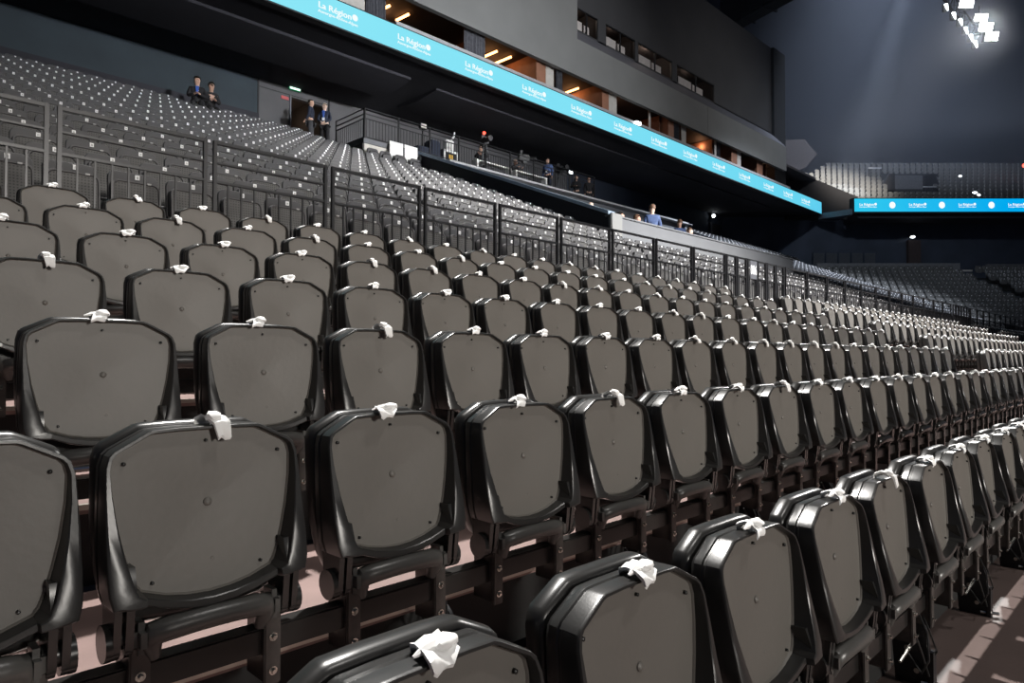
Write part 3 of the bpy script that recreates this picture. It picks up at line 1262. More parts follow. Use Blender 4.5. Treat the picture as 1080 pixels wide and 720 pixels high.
bars = []
for i, (p, q) in enumerate(LB):
    a, b = at_z(*p, BZ1 + .36), at_z(*q, BZ1 + .36)
    r = empty('lamp_bar', (a + b) / 2)
    d = (b - a) / 2
    MB().tube([-d, d], .05, 8).build('tube', M_WARM, r)
    MB().tube([-d * .96 + Vector((0, 0, .06)), d * .96 + Vector((0, 0, .06))], .03, 6).build('mounting', M_EQUIP, r)
    tag(r, f"glowing orange lamp bar under the box ceiling, {nth(i + 1)} counting along the cyan board", 'lamp', 'orange lamp bars in the hospitality boxes')
    bars.append((a + b) / 2)
for i, (p, q) in enumerate([((395, 1), (421, 27)), ((505, 55), (540, 66))]):
    pass
o = MB().rbox(xaty(671, 19.0), xaty(676, 19.0), 18.90, 19.10, 12.60, 12.74, .02).build('ledge_lamp', M_COOL)
tag(o, 'small bright white light on the ledge above the cyan board', 'lamp')

# ================================================================== CORNER STAND (faces the camera)


def W(l, d, z=0.0):
    return Vector((d * cy_ + l * RT.x, d * sy_ + l * RT.y, z))


RZ = math.atan2(RT.y, RT.x)


def lpx(px, d):
    return (px - 540) / FPX * d


def far_seat_mb(tag_=True):
    m = MB()
    if tag_:
        P, B = rrect(-.19, .19, .42, .80, .07, 2), rrect(-.20, .20, .45, .92, .09, 2)
    else:
        P, B = rrect(-.165, .165, .50, .79, .07, 2), rrect(-.17, .17, .56, .88, .10, 2)
    m.add(*rings([lay(P, 0, .95, .6), lay(P, 0, 1, .6), lay(P, .07, 1, .6)]))
    m.add(*rings([lay(B, .11, 1, .6), lay(B, .17, 1, .6)]))
    if tag_:
        m.mi = [0] * len(m.f)
        m.box(-.025, .025, -.02, -.005, .74, .78, 1)
    return m


def to_world(d, l, z):
    p = W(l, d, z)
    return (p.x, p.y, p.z)


D0c = 47.5
locs = []
for n in range(15):
    d = D0c - .8 * n
    z = 6.75 - .35 * n
    l = lpx(845, d)
    lmax = lpx(1092, d)
    while l < lmax:
        # diagonal aisle between two seat blocks
        wp = W(l, d)
        if not (31.0 < l < 32.4) and not (wp.y > 6.2 and wp.x < (57.5 if wp.y > 19.3 else 45.5)):
            locs.append(to_world(d, l, z))
        l += .50
fs = far_seat_mb()
stuff(scatter('corner_seat', fs, [M_FARSEAT, M_NUM], locs, RZ), 'dim grey seats in rows of the lower corner stand under the far display board', 'seat')


def wbox(name, mm, l0, l1, d0, d1, z0, z1, st=True):
    m = MB()
    vs = [W(l, d, z) for z in (z0, z1) for d in (d0, d1) for l in (l0, l1)]
    m.add(vs, [(0, 2, 3, 1), (4, 5, 7, 6), (0, 1, 5, 4), (2, 6, 7, 3), (0, 4, 6, 2), (1, 3, 7, 5)])
    o = m.build(name, mm, None, 0)
    return struct(o) if st else o


m = MB()
for n in range(15):
    d = D0c - .8 * n
    vs = [W(l, dd, z) for z in (6.75 - .35 * n - .6, 6.75 - .35 * n) for dd in (d - .5, d + .32) for l in (15, 50)]
    m.add(vs, [(0, 2, 3, 1), (4, 5, 7, 6), (0, 1, 5, 4), (2, 6, 7, 3), (0, 4, 6, 2), (1, 3, 7, 5)])
struct(m.build('floor_corner', M_RISER, None, 0))
wbox('wall_corner', M_DARKBLUE, 14, 50, 50.5, 50.8, 6, 13)
wbox('trim_5', mat('corner_ledge', (.16, .16, .17), .8), lpx(862, 48.4), lpx(1013, 48.4), 48.3, 48.5, 6.9, 7.95)
wbox('trim_6', mat('corner_ledge2', (.12, .12, .13), .8), lpx(1042, 48.4), 48, 48.3, 48.5, 6.9, 7.9)
wbox('trim_7', M_BLIND, lpx(1006, 48.2), lpx(1026, 48.2), 48.1, 48.25, 7.35, 7.45)
# stair strip in the diagonal aisle
m = MB()
for n in range(15):
    d = D0c - .8 * n
    vs = [W(l, dd, z) for z in (6.7 - .35 * n, 6.92 - .35 * n) for dd in (d - .15, d + .3) for l in (31.05, 32.35)]
    m.add(vs, [(0, 2, 3, 1), (4, 5, 7, 6), (0, 1, 5, 4), (2, 6, 7, 3), (0, 4, 6, 2), (1, 3, 7, 5)])
tag(m.build('aisle_stairs', mat('stair_dark', (.05, .055, .065), .8), None, 0), 'dark stair aisle running down through the lower corner stand', 'stairs')
# glazed booth, door and lamp at the back of the lower corner
dd = 50.2
for i, px in enumerate((858, 871.5, 885, 898.5, 912)):
    l = lpx(px, dd)
    r = empty('glazed_bay', W(l, dd, 8.0), RZ)
    MB().rbox(0, .90, -.05, .05, 0, 1.05, .02).build('frame', M_DARKBLUE, r)
    MB().box(.06, .84, -.06, -.05, .08, .95).build('pane', mat('booth_pane_%d' % i, (.07, .075, .085), .3), r)
    tag(r, f"dim glazed bay at the back of the corner stand, {nth(i + 1)} from its near end", 'booth', 'glazed bays behind the lower corner stand')
r = empty('doorway_lamp', W(lpx(965, 50), 50.2, 10.15), RZ)
MB().rbox(-.22, .22, -.15, .15, -.02, .12, .03).build('housing', M_EQUIP, r)
MB().ball((0, -.1, .0), .19, .1, .10).build('bulb', M_COOL, r)
tag(r, 'small bright lamp above the dark doorway at the back of the corner stand', 'lamp')
wbox('door_1', mat('door_dark', (.05, .035, .035), .7), lpx(959, 50.2), lpx(972, 50.2), 50.1, 50.4, 7.0, 9.9)
r = empty('doorway_lamp', (xaty(751.5, 24.45), 24.42, 11.35))
MB().rbox(-.12, .12, -.05, .15, -.1, .3, .02).build('housing', M_EQUIP, r)
MB().ball((0, -.12, .1), .13).build('bulb', M_COOL, r)
tag(r, 'small bright round lamp above a dark doorway in the rear wall past the sunken box', 'lamp')
m = MB()
m.box(xaty(752, 24.5), xaty(760, 24.5), 24.5, 24.6, 8, 11.0)
struct(m.build('door_2', M_BOXDARK))
m = MB()
m.rbox(xaty(749.5, 24.5), xaty(751.5, 24.5), 24.45, 24.6, 8, 11.0, .02)
struct(m.build('trim_8', M_PARA))

# far display board
DF = 48.0
l0, l1 = lpx(903, DF), lpx(1120, DF)
zf0, zf1 = 1.25 + (378 - 223.3) / FPX * DF, 1.25 + (378 - 209.6) / FPX * DF
fb = empty('display_board', W(l0, DF, zf0), RZ)
MB().box(0, l1 - l0, -.02, 0, 0, zf1 - zf0).build('screen', None, fb, 0)
led2 = led.copy()
led2.name = 'display_blue'
for n_ in led2.node_tree.nodes:
    if n_.type == 'MAP_RANGE':
        n_.inputs['From Min'].default_value = -8
        n_.inputs['From Max'].default_value = 12.5
    if n_.type == 'VALTORGB':
        n_.color_ramp.elements[0].color = (.13, .71, .88, 1)
        n_.color_ramp.elements[1].color = (.03, .58, .86, 1)
        n_.color_ramp.elements[1].position = .45
        n_.color_ramp.elements[2].color = (.0, .40, .86, 1)
fb.children[0].data.materials.clear()
fb.children[0].data.materials.append(led2)
MB().box(-.12, l1 - l0 + .1, 0.001, .5, -.12, zf1 - zf0 + .06).build('housing', M_LEDSIDE, fb, 0)
tag(fb, 'blue display board with white lettering across the far corner under the upper tier', 'display board')
hh = zf1 - zf0
lg2 = logo_parts(hh * .42).mesh('lettering', M_TEXT, 0)
dsc = MB()
n = 24
dsc.add([(hh * .24 * math.cos(2 * PI * i / n), 0, hh * .26 * math.sin(2 * PI * i / n)) for i in range(n)], [tuple(range(n))])
dsm = dsc.mesh('emblem', M_TEXT, 0)
for px in (908, 960.5, 1013, 1065.5):
    link('lettering', lg2, fb, (lpx(px, DF) - l0, -.026, hh * .29))
for px in (943, 995.5, 1048):
    link('emblem', dsm, fb, (lpx(px, DF) - l0, -.026, hh * .5))
# return of the balcony between the two boards
pA = Vector((LX1 + .1, LY, 0))
pB = W(l0 - .15, DF, 0)
m = MB()
quad = [(pA.x, pA.y), (pB.x, pB.y), (pB.x + 4, pB.y + 4), (pA.x + 1.5, pA.y + 4)]
m.prism(quad, 'z', LZ0 - .35, LZ0 + .05)
struct(m.build('wall_return', mat('return_sheen', (.10, .12, .15), .3), None, 0))
m = MB()
dz = lambda py_: 1.25 + (378 - py_) / FPX * 49.9
vs = []
for d_ in (49.8, 50.1):
    for px_, py_ in ((830, 232), (906, 232), (906, 207.5), (900, 205.5), (868, 192), (836, 180), (830, 178)):
        vs.append(W(lpx(px_, 49.9), d_, dz(py_)))
m.add(vs, [tuple(range(7)), tuple(range(13, 6, -1))] + [(q, (q + 1) % 7, 7 + (q + 1) % 7, 7 + q) for q in range(7)])
struct(m.build('wall_tier', mat('tier_parapet', (.018, .016, .017), .8), None, 0))
wbox('ceiling_corner', M_DARK, lpx(895, 50), 52, 48.3, 52, zf0 - .4, zf0)

# upper tier
locs = []
lefts = [897, 888, 876, 863, 852, 845, 850, 858, 866, 872]
for n in range(10):
    d = 50.6 + .85 * n
    z = 12.45 + .52 * n
    for i in range(46):
        px_ = 828 + 6.0 * i
        if px_ < lefts[n] + 2 or px_ > 1092:
            continue
        if not (2 <= n <= 6 and 934 + (6 - n) < px_ < 995 - (n % 2) * 8):
            locs.append(to_world(d, lpx(px_, d), z))
stuff(scatter('upper_tier_seat', far_seat_mb(False), [M_TIERSEAT], locs, RZ), 'grey seats in steep rows of the upper tier above the far display board', 'seat')
m = MB()
for n in range(11):
    d = 50.6 + .85 * n
    z = 12.45 + .52 * n
    la = lpx(lefts[min(n, 9)] - 2, d)
    vs = [W(l, dd_, zz) for zz in (z - .7, z) for dd_ in (d - .5, d + .36) for l in (la, 52)]
    m.add(vs, [(0, 2, 3, 1), (4, 5, 7, 6), (0, 1, 5, 4), (2, 6, 7, 3), (0, 4, 6, 2), (1, 3, 7, 5)])
struct(m.build('floor_upper_tier', M_RISER, None, 0))
r = empty('tier_portal', W(lpx(957, 54), 53.6, 14.4), RZ)
MB().rbox(-1.2, 1.2, 0, .2, -.1, 1.25, .04).build('wall', mat('portal_grey', (.10, .10, .105), .8), r)
MB().prism([(-2.3, .0), (-1.2, .0), (-1.2, 1.3), (-1.6, 1.3)], 'y', -.3, .1).build('side_wall', M_EQUIP, r)
MB().prism([(1.2, -.1), (2.5, -.1), (2.0, 1.2), (1.2, 1.2)], 'y', -.3, .1).build('side_wall', M_EQUIP, r)
tag(r, 'dark stair opening with a grey wall among the upper tier seats', 'stair opening')
for i, (pa, pb, py, d) in enumerate(((918, 932, 177, 55.2), (976, 990, 197, 52.0))):
    z = 1.25 + (378 - py) / FPX * d
    r = empty('tier_handrail', W(lpx(pa, d), d, z), RZ)
    L_ = (pb - pa) / FPX * d
    MB().rbox(0, L_, -.04, .04, -.05, .05, .01).build('rail', M_LEDGE, r)
    for x in (.06, L_ - .06):
        MB().box(x - .03, x + .03, -.03, .03, -.9, 0).build('post', M_RAIL, r)
    tag(r, ('pale handrail beside the top of the upper tier stair opening', 'pale handrail below the upper tier stair opening')[i], 'handrail', 'handrails at the upper tier stair opening')
for i, (px, py, d, w_) in enumerate(((1010.5, 187.5, 52.6, .13), (1025.5, 205, 50.0, .2), (1029.5, 207.5, 50.0, .12))):
    z = 1.25 + (378 - py) / FPX * d
    r = empty('tier_lamp', W(lpx(px, d), d - .5, z), RZ)
    MB().rbox(-w_, w_, -.05, .08, -.08, .08, .02).build('housing', M_EQUIP, r)
    MB().ball((0, -.06, 0), w_ * .95, .05, .075).build('bulb', M_COOL, r)
    tag(r, ('single small lit lamp among the dark upper tier seats', 'wider of two small lamps just above the far display board', 'smaller of two lamps just above the far display board')[i], 'lamp')
o = MB().ball(tuple(W(lpx(1079, 54), 53.5, 1.25 + (378 - 176) / FPX * 54)), .16).build('red_marker', M_REDE)
tag(o, 'small red light among the upper tier seats at the photo edge', 'lamp')
# corner wedge wall between fascia and the upper tier
m = MB()
wq = [(826, 147), (851, 146), (864, 162), (852, 176), (826, 186)]
vs = [W(lpx(px_, 60.0), d_, 1.25 + (378 - py_) / FPX * 60.0) for d_ in (60.0, 64.0) for px_, py_ in wq]
m.add(vs, [(0, 1, 2, 3, 4), (9, 8, 7, 6, 5), (0, 5, 6, 1), (1, 6, 7, 2), (2, 7, 8, 3), (3, 8, 9, 4), (4, 9, 5, 0)])
struct(m.build('wall_wedge', mat('wedge_brown', (.055, .042, .036), .9), None, 0))
m = MB()
m.box(45.4, 47.2, 20.0, 24, 13.0, 22.5)
struct(m.build('wall_end', mat('end_wall', (.016, .016, .018), .9), None, 0))
# back walls, ceiling
wbox('wall_far', mat('far_wall', (.05, .055, .075), .9, var=.15, scale=.1), -25, 90, 78, 78.5, 0, 47)
m = MB()
m.box(-20, 120, -70, 62, 47, 47.4)
struct(m.build('ceiling', M_CEIL, None, 0))
m = MB()
m.box(-14, 47, 20.35, 23, 22.4, 22.6)
struct(m.build('ceiling_upper', M_DARK, None, 0))


# roof trusses, duct
def truss(name, a, b, size, label, n=12, mm=M_RAIL):
    a, b = Vector(a), Vector(b)
    d = (b - a)
    u = Vector((0, 0, 1)) * size
    w = d.cross(Vector((0, 0, 1))).normalized() * size
    r = empty(name, a)
    P = lambda t, c: d * t + c
    cs = [u * .5 + w * .5, u * .5 - w * .5, u * -.5]
    for c in cs:
        MB().tube([P(0, c), P(1, c)], .045 * size / .6, 6).build('chord', mm, r)
    m = MB()
    for i in range(n):
        for p, q in ((0, 2), (1, 2), (0, 1)):
            m.tube([P(i / n, cs[p]), P((i + .5) / n, cs[q])], .022 * size / .6, 5)
            m.tube([P((i + .5) / n, cs[q]), P((i + 1) / n, cs[p])], .022 * size / .6, 5)
    m.build('lattice', mm, r)
    return tag(r, label, 'truss', 'roof trusses')


M_TRUSS = mat('truss_dark', (.05, .052, .056), .6)
p = W(lpx(814, 50), 50, 28.2)
r = empty('air_duct', p, RZ + .5)
MB().rbox(-.8, .8, -4, 4, -1.1, 1.1, .2).build('duct', mat('duct_grey', (.03, .031, .031), .95, spec=.1), r)
q = MB()
for y in (-3.9, -2, 0, 2, 3.9):
    q.rbox(-.86, .86, y - .08, y + .08, -1.16, 1.16, .02)
q.build('flange', M_CEIL, r)
tag(r, 'hanging grey air duct under the roof above the stand end', 'duct')

# ================================================================== LIGHT RIG at the top right
RIGD = 42.0
FL = [(1025, 1, 15, 8), (1040.5, 15.5, 13.5, 8), (1045.5, 25.5, 14.5, 9), (1051.5, 35.5, 13.5, 9.5)]
for i, (px, py, w_, h_) in enumerate(FL):
    z = 1.25 + (378 - py) / FPX * RIGD
    r = empty('flood_lamp', W(lpx(px, RIGD), RIGD, z), RZ)
    ww, hh_ = w_ / FPX * RIGD * .5, h_ / FPX * RIGD * .5
    sk = .22
    MB().add([(-ww - sk * hh_, 0, -hh_), (ww - sk * hh_, 0, -hh_), (ww + sk * hh_, 0, hh_), (-ww + sk * hh_, 0, hh_),
              (-ww - sk * hh_, .3, -hh_), (ww - sk * hh_, .3, -hh_), (ww + sk * hh_, .3, hh_), (-ww + sk * hh_, .3, hh_)],
             [(4, 5, 6, 7), (0, 1, 5, 4), (1, 2, 6, 5), (2, 3, 7, 6), (3, 0, 4, 7)]).build('housing', M_EQUIP, r, 0)
    MB().add([(-ww - sk * hh_, -.005, -hh_), (ww - sk * hh_, -.005, -hh_), (ww + sk * hh_, -.005, hh_), (-ww + sk * hh_, -.005, hh_),
              (-ww - sk * hh_, -.02, -hh_), (ww - sk * hh_, -.02, -hh_), (ww + sk * hh_, -.02, hh_), (-ww + sk * hh_, -.02, hh_)],
             [(0, 1, 2, 3), (4, 7, 6, 5), (0, 4, 5, 1), (1, 5, 6, 2), (2, 6, 7, 3), (3, 7, 4, 0)]).build('lit_face', M_FLOOD, r, 0)
    MB().cyl((0, .15, hh_), (0, .15, hh_ + .6), .03, 6).build('hanger', M_EQUIP, r)
    tag(r, f"square white floodlight glaring under the roof, {('topmost', 'second from the top', 'third from the top', 'lowest')[i]} of four", 'floodlight', 'floodlights of the roof rig')
# lighting truss beside them with small fixtures
a = W(lpx(992, 44), 44, 1.25 + (378 + 22) / FPX * 44)
b = W(lpx(1036, 44), 44, 1.25 + (378 - 42) / FPX * 44)
truss('lighting_truss', a, b, .7, 'dark lighting truss slanting down beside the floodlights', 8)
for i, (px, py) in enumerate(((1004, 4), (1012, 13), (1019, 20), (1024.5, 29), (1030, 37), (1034.5, 44))):
    z = 1.25 + (378 - py) / FPX * 43.5
    r = empty('truss_lamp', W(lpx(px, 43.5), 43.5, z), RZ)
    MB().add([(-.10, 0, .22), (.08, 0, .22), (.12, 0, -.20), (-.10, .12, .22), (.08, .12, .22), (.12, .12, -.20)], [(0, 2, 1), (3, 4, 5), (0, 1, 4, 3), (1, 2, 5, 4), (2, 0, 3, 5)]).build('lit_face', M_COOL, r, 0)
    MB().rbox(-.14, .14, .13, .3, -.22, .3, .03).build('housing', M_EQUIP, r)
    tag(r, f"small triangular white lamp on the lighting truss, {nth(i + 1)} from its top", 'lamp', 'small lamps on the lighting truss')

# ================================================================== PEOPLE


def skin_body(name, joints, edges, radii, m, parent, sub=1):
    me = bpy.data.meshes.new(name)
    me.from_pydata(joints, edges, [])
    o = bpy.data.objects.new(name, me)
    COL.objects.link(o)
    md = o.modifiers.new('s', 'SKIN')
    md.use_smooth_shade = True
    for i, v in enumerate(me.skin_vertices[0].data):
        v.radius = radii[i] if isinstance(radii[i], tuple) else (radii[i], radii[i])
        v.use_root = (i == 0)
    ms = o.modifiers.new('u', 'SUBSURF')
    ms.levels = sub
    ms.render_levels = sub
    dg = bpy.context.evaluated_depsgraph_get()
    dg.update()
    out = bpy.data.meshes.new_from_object(o.evaluated_get(dg))
    out.name = name
    bpy.data.objects.remove(o)
    bpy.data.meshes.remove(me)
    out.materials.clear()
    out.materials.append(m)
    out.polygons.foreach_set('use_smooth', [True] * len(out.polygons))
    return link(name, out, parent)


def person(loc, rz, label, top, legs, hair, skin=None, sit=False, arms='down', head_turn=0.0, shirt=None, scale=1.0, lean=0.0, bald=False, lanyard=False):
    """built facing local -Y, feet at the origin"""
    skin = skin or M_SKIN
    r = empty('person', loc, rz)
    r.scale = (scale,) * 3
    hz = .95 if not sit else .50
    J, E, R, N = [], [], [], {}

    def j(n, p, rad, par=None):
        N[n] = len(J)
        J.append(Vector(p))
        R.append(rad)
        if par is not None:
            E.append((N[par], N[n]))
    ly = lambda h: -lean * h
    j('pelvis', (0, 0, hz), (.15, .11))
    j('waist', (0, ly(.18), hz + .18), (.135, .10), 'pelvis')
    j('chest', (0, ly(.38), hz + .38), (.165, .115), 'waist')
    j('neck0', (0, ly(.53), hz + .53), (.085, .075), 'chest')
    j('neck', (0, ly(.58) - .01, hz + .580), (.050, .050), 'neck0')
    hx, hy = math.sin(head_turn) * .03, -math.cos(head_turn) * .03
    j('jaw', (hx, ly(.62) + hy - .005, hz + .650), (.070, .080), 'neck')
    j('skull', (hx * .4, ly(.7) + hy * .2, hz + .735), (.098, .116), 'jaw')
    j('crown', (0, ly(.74) + .01, hz + .79), (.070, .080), 'skull')
    j('nose', (hx * 3.4, ly(.66) + hy * 3.9, hz + .69), (.012, .012), 'jaw')
    for s, t in ((-1, 'l'), (1, 'r')):
        j('sh' + t, (s * .175, ly(.49), hz + .485), (.062, .062), 'chest')
        if arms == 'down':
            el, wr = (s * .23, .02, hz + .20), (s * .22, -.08, hz - .04)
        elif arms == 'front':
            el, wr = (s * .24, ly(.3) - .08, hz + .24), (s * .05, ly(.3) - .28, hz + .27)
        elif arms == 'clasp':
            el, wr = (s * .24, -.05, hz + .20), (s * .05, -.20, hz + .08)
        elif arms == 'camera':
            el, wr = (s * .26, -.18, hz + .28), (s * .14, -.42, hz + .42)
        else:
            el, wr = (s * .24, .0, hz + .22), (s * .16, .15, hz + .05)
        j('el' + t, el, (.045, .045), 'sh' + t)
        j('wr' + t, wr, (.030, .030), 'el' + t)
        d = (Vector(wr) - Vector(el)).normalized()
        sd = d.cross(Vector((0, 0, 1)))
        sd = sd.normalized() if sd.length > .1 else Vector((1, 0, 0))
        pm = Vector(wr) + d * .055
        j('pa' + t, pm, (.036, .018), 'wr' + t)
        for q in range(4):
            base = pm + d * .035 + sd * (.024 - .016 * q)
            L = (.030, .036, .033, .024)[q]
            j('f%d%s' % (q, t), base, (.009, .009), 'pa' + t)
            j('g%d%s' % (q, t), base + d * L + Vector((0, 0, -.012)), (.008, .008), 'f%d%s' % (q, t))
        tb = Vector(wr) + d * .03 + sd * .035 * -s
        j('th' + t, tb, (.010, .010), 'wr' + t)
        j('ti' + t, tb + d * .035, (.009, .009), 'th' + t)
        if sit:
            kn, an, to = (s * .11, -.44, hz + .02), (s * .11, -.42, .09), (s * .12, -.56, .04)
        else:
            kn, an, to = (s * .105, -.01, .50), (s * .11, .02, .09), (s * .13, -.13, .04)
        j('hp' + t, (s * .09, 0, hz - .06 if not sit else hz), (.095, .10), 'pelvis')
        j('kn' + t, kn, (.062, .065), 'hp' + t)
        j('an' + t, an, (.042, .045), 'kn' + t)
        j('to' + t, to, (.042, .034), 'an' + t)
    skin_body('body', J, E, R, skin, r)

    def sub(names, grow, nm, mm):
        idx = {n: i for i, n in enumerate(names)}
        jj = [J[N[n]] for n in names]
        rr = [tuple(q + grow for q in R[N[n]]) for n in names]
        inv = {v: k for k, v in N.items()}
        ee = [(idx[inv[a]], idx[inv[b]]) for a, b in E if inv[a] in idx and inv[b] in idx]
        return skin_body(nm, jj, ee, rr, mm, r)
    sub(['chest', 'pelvis', 'waist', 'neck0', 'shl', 'ell', 'wrl', 'shr', 'elr', 'wrr'], .014, 'jacket', top)
    sub(['pelvis', 'hpl', 'knl', 'anl', 'hpr', 'knr', 'anr'], .012, 'trousers', legs)
    sub_sh = MB()
    for s, t in ((-1, 'l'), (1, 'r')):
        a, b = J[N['an' + t]], J[N['to' + t]]
        sub_sh.tube([a + Vector((0, .05, -.05)), Vector(a) * .5 + Vector(b) * .5 - Vector((0, 0, .015)), b + Vector((0, -.03, -.005))], [.05, .055, .04], 8)
    sub_sh.build('shoes', M_EQUIP, r)
    hc = J[N['skull']]
    if not bald:
        m = MB()
        bm = bmesh.new()
        bmesh.ops.create_uvsphere(bm, u_segments=16, v_segments=10, radius=1)
        for v in list(bm.verts):
            f = -(v.co.y * math.cos(head_turn)) + v.co.x * math.sin(head_turn)
            if (f > .35 and v.co.z < .45) or v.co.z < -.55:
                bm.verts.remove(v)
        for v in bm.verts:
            v.co = Vector((hc.x + v.co.x * .098, hc.y + .014 + v.co.y * .116, hc.z + .012 + v.co.z * .112))
        geo = bmesh.ops.solidify(bm, geom=bm.faces[:], thickness=.012)
        m.bm(bm)
        m.build('hair', hair, r)
    if shirt:
        m = MB()
        c = J[N['chest']]
        y = c.y - .135
        m.prism([(-.05, c.z + .15), (.05, c.z + .15), (.012, c.z - .12), (-.012, c.z - .12)], 'y', y - .012, y + .03)
        m.build('shirt', shirt, r)
    if lanyard:
        c = J[N['waist']]
        MB().rbox(-.05, .05, c.y - .145, c.y - .135, c.z - .02, c.z + .09, .003).build('badge', M_SHIRT, r)
    return tag(r, label, 'person')


TOCAM = lambda x, y: math.atan2(-y, -x) + PI / 2   # local -Y turned towards the camera
person((xaty(205, 22.6), 22.60, uT(20) + .02), TOCAM(8.15, 22.7), 'person in a dark suit and blue shirt seated in the top row under the wall', M_BLACKC, M_BLACKC, M_HAIRD, sit=True, arms='front', shirt=M_SHIRTB, lean=.12, scale=1.12)
person((xaty(218.5, 22.6), 22.60, uT(20) - .05), TOCAM(9.2, 22.7) + .3, 'person in a dark short jacket seated in the top row, leaning forward', M_BLACKC, M_BLACKC, M_HAIRD, sit=True, arms='front', lean=.25, head_turn=-.2, scale=1.10)
person((12.36, 22.75, 8.92), TOCAM(12.4, 22.8) + 1.3, 'person in a dark jacket turned away in the rear doorway, hands behind the back', M_NAVY, M_GREYC, M_HAIRD, arms='back')
person((12.92, 22.75, 8.92), TOCAM(12.9, 22.8) - .35, 'fair-haired person in a dark suit standing by the doorway with clasped hands', M_NAVY, M_BLACKC, M_HAIRW, skin=M_SKIN2, arms='clasp', shirt=M_SHIRTB, lanyard=True)
# people in the sunken box


def box_person(px, py_top, Y, label, top, hair, **kw):
    """stand on the box floor so that the head reaches the pixel row"""
    X = xaty(px, Y)
    dd = pix(X, Y, 4.15)[2]
    ztop = HC + (378 - py_top) / FPX * dd
    sit = kw.pop('sit', False)
    nat = 1.80 if not sit else 1.36
    sc = max(.88, min(1.12, (ztop - 4.15) / nat))
    return person((X, Y, 4.15 if abs(sc * nat - (ztop - 4.15)) < .05 else ztop - sc * nat), kw.pop('rz', 0), label, top, M_BLACKC, hair, sit=sit, scale=sc, **kw)


box_person(688.5, 215.5, 12.2, 'person in a blue suit standing with back turned behind the grey parapet', M_BLUE, M_HAIRB, skin=M_SKIN2, rz=2.4, shirt=None)
box_person(655, 223.5, 12.8, 'dark-haired person looking sideways behind the grey parapet', M_GREYC, M_HAIRD, rz=.9, sit=True)
box_person(672.5, 226.5, 13.3, 'brown-haired person in white collar seated behind the grey parapet', M_SHIRT, M_HAIRB, rz=.9, sit=True)
box_person(717.5, 231.5, 14.2, 'person in a blue jacket seated behind the parapet near its middle', M_BLUE, M_HAIRB, rz=2.6, sit=True)
box_person(728, 240.5, 12.4, 'person in dark clothes with face turned to the side behind the parapet', M_BLACKC, M_HAIRB, skin=M_SKIN2, rz=-.4, sit=True)
box_person(623, 212.5, 12.6, 'bald person standing at the corner of the sloping dark wall', M_GREYC, M_HAIRD, skin=M_SKIN2, rz=-.6, bald=True)
box_person(601.5, 211.5, 14.4, 'person whose forehead shows just above the sloping dark wall', M_GREYC, M_HAIRB, skin=M_SKIN2, rz=-.5)


# ---- camera crew on the platform
def tv_camera(x, y, z, rz, label, red=False, h=1.45):
    r = empty('television_camera', (x, y, z), rz)
    hd = Vector((0, 0, h))
    for k, a in enumerate((90, 210, 330)):
        t = math.radians(a)
        MB().tube([hd + Vector((math.cos(t) * .06, math.sin(t) * .06, 0)), Vector((math.cos(t) * .45, math.sin(t) * .45, 0))], .022, 6).build('leg', M_PARA, r)
    MB().rbox(-.10, .10, -.10, .10, h - .02, h + .10, .02).build('tripod_head', M_EQUIP, r)
    b = MB().rbox(-.11, .11, -.22, .28, h + .10, h + .38, .03).build('body', M_EQUIP, r)
    MB().cyl((0, -.22, h + .24), (0, -.55, h + .24), .085, 14, .11).build('lens', M_EQUIP, b)
    MB().rbox(-.09, .09, .10, .22, h + .40, h + .56, .02).build('viewfinder', M_EQUIP, r)
    MB().tube([(.08, .1, h + .05), (.2, .5, h - .12)], .015, 6).build('pan_handle', M_EQUIP, r)
    if red:
        MB().ball((0, .05, h + .62), .07).build('tally_light', M_REDE, r)
    return tag(r, label, 'camera', 'television cameras on the platform')


PZ = 8.76


def X20(px, Y):
    return xaty(px, Y)


tv_camera(X20(511, 21.0), 21.0, PZ, -.3, 'black television camera with a glowing red light on top, on a tripod', True, 1.35)
tv_camera(X20(553, 21.0), 21.0, PZ, 1.1, 'black television camera with a long lens pointing sideways, on a tripod', False, 1.15)
tv_camera(X20(591, 21.2), 21.2, PZ, -.2, 'black television camera on a tripod beside the end bench', False, 1.2)
person((X20(507, 22.0), 22.0, PZ), TOCAM(17, 22), 'person in black standing behind the camera with the red light', M_BLACKC, M_BLACKC, M_HAIRD, arms='camera')
person((X20(541, 22.3), 22.3, PZ - .1), TOCAM(20, 21.6) + .9, 'person in black bending to the long-lensed camera', M_BLACKC, M_BLACKC, M_HAIRW, arms='camera', lean=.2)
person((X20(578, 21.2), 21.2, PZ), TOCAM(22, 21.2) - .4, 'person in a blue top standing by the end of the second white bench', M_BLUE, M_NAVY, M_HAIRD, arms='down', lanyard=True)
person((X20(608, 21.6), 21.6, PZ - .25), TOCAM(24, 21.6) - .2, 'pale-haired person behind the third television camera on the platform', M_BLACKC, M_BLACKC, M_HAIRW, arms='front')
person((X20(621.5, 21.2), 21.2, PZ - .3), TOCAM(25, 21.2) + .2, 'person in black at the far end of the platform railing', M_BLACKC, M_BLACKC, M_HAIRD, arms='down')
lamp_post('light_stand', X20(601, 21.8), 21.8, PZ, 1.55, M_COOL, 'thin light stand with a small bright head at the far end of the platform')
# white benches
for i, (pa, pb) in enumerate(((500, 537), (541, 575))):
    xa, xb = X20(pa, 20.35), X20(pb, 20.35)
    r = empty('white_bench', (xa, 20.35, PZ))
    for k in range(3):
        MB().rbox(0, xb - xa, -.16 + .11 * k, -.07 + .11 * k, .40, .46, .01).build('slat', M_WHITEP, r)
    for x in (.06, xb - xa - .06):
        MB().rbox(x - .05, x + .05, -.15, .15, 0, .40, .01).build('leg', M_WHITEP, r)
    tag(r, ('white slatted bench on the platform below the camera with the red light', 'white slatted bench on the platform below the long-lensed camera')[i], 'bench', 'white benches on the camera platform')
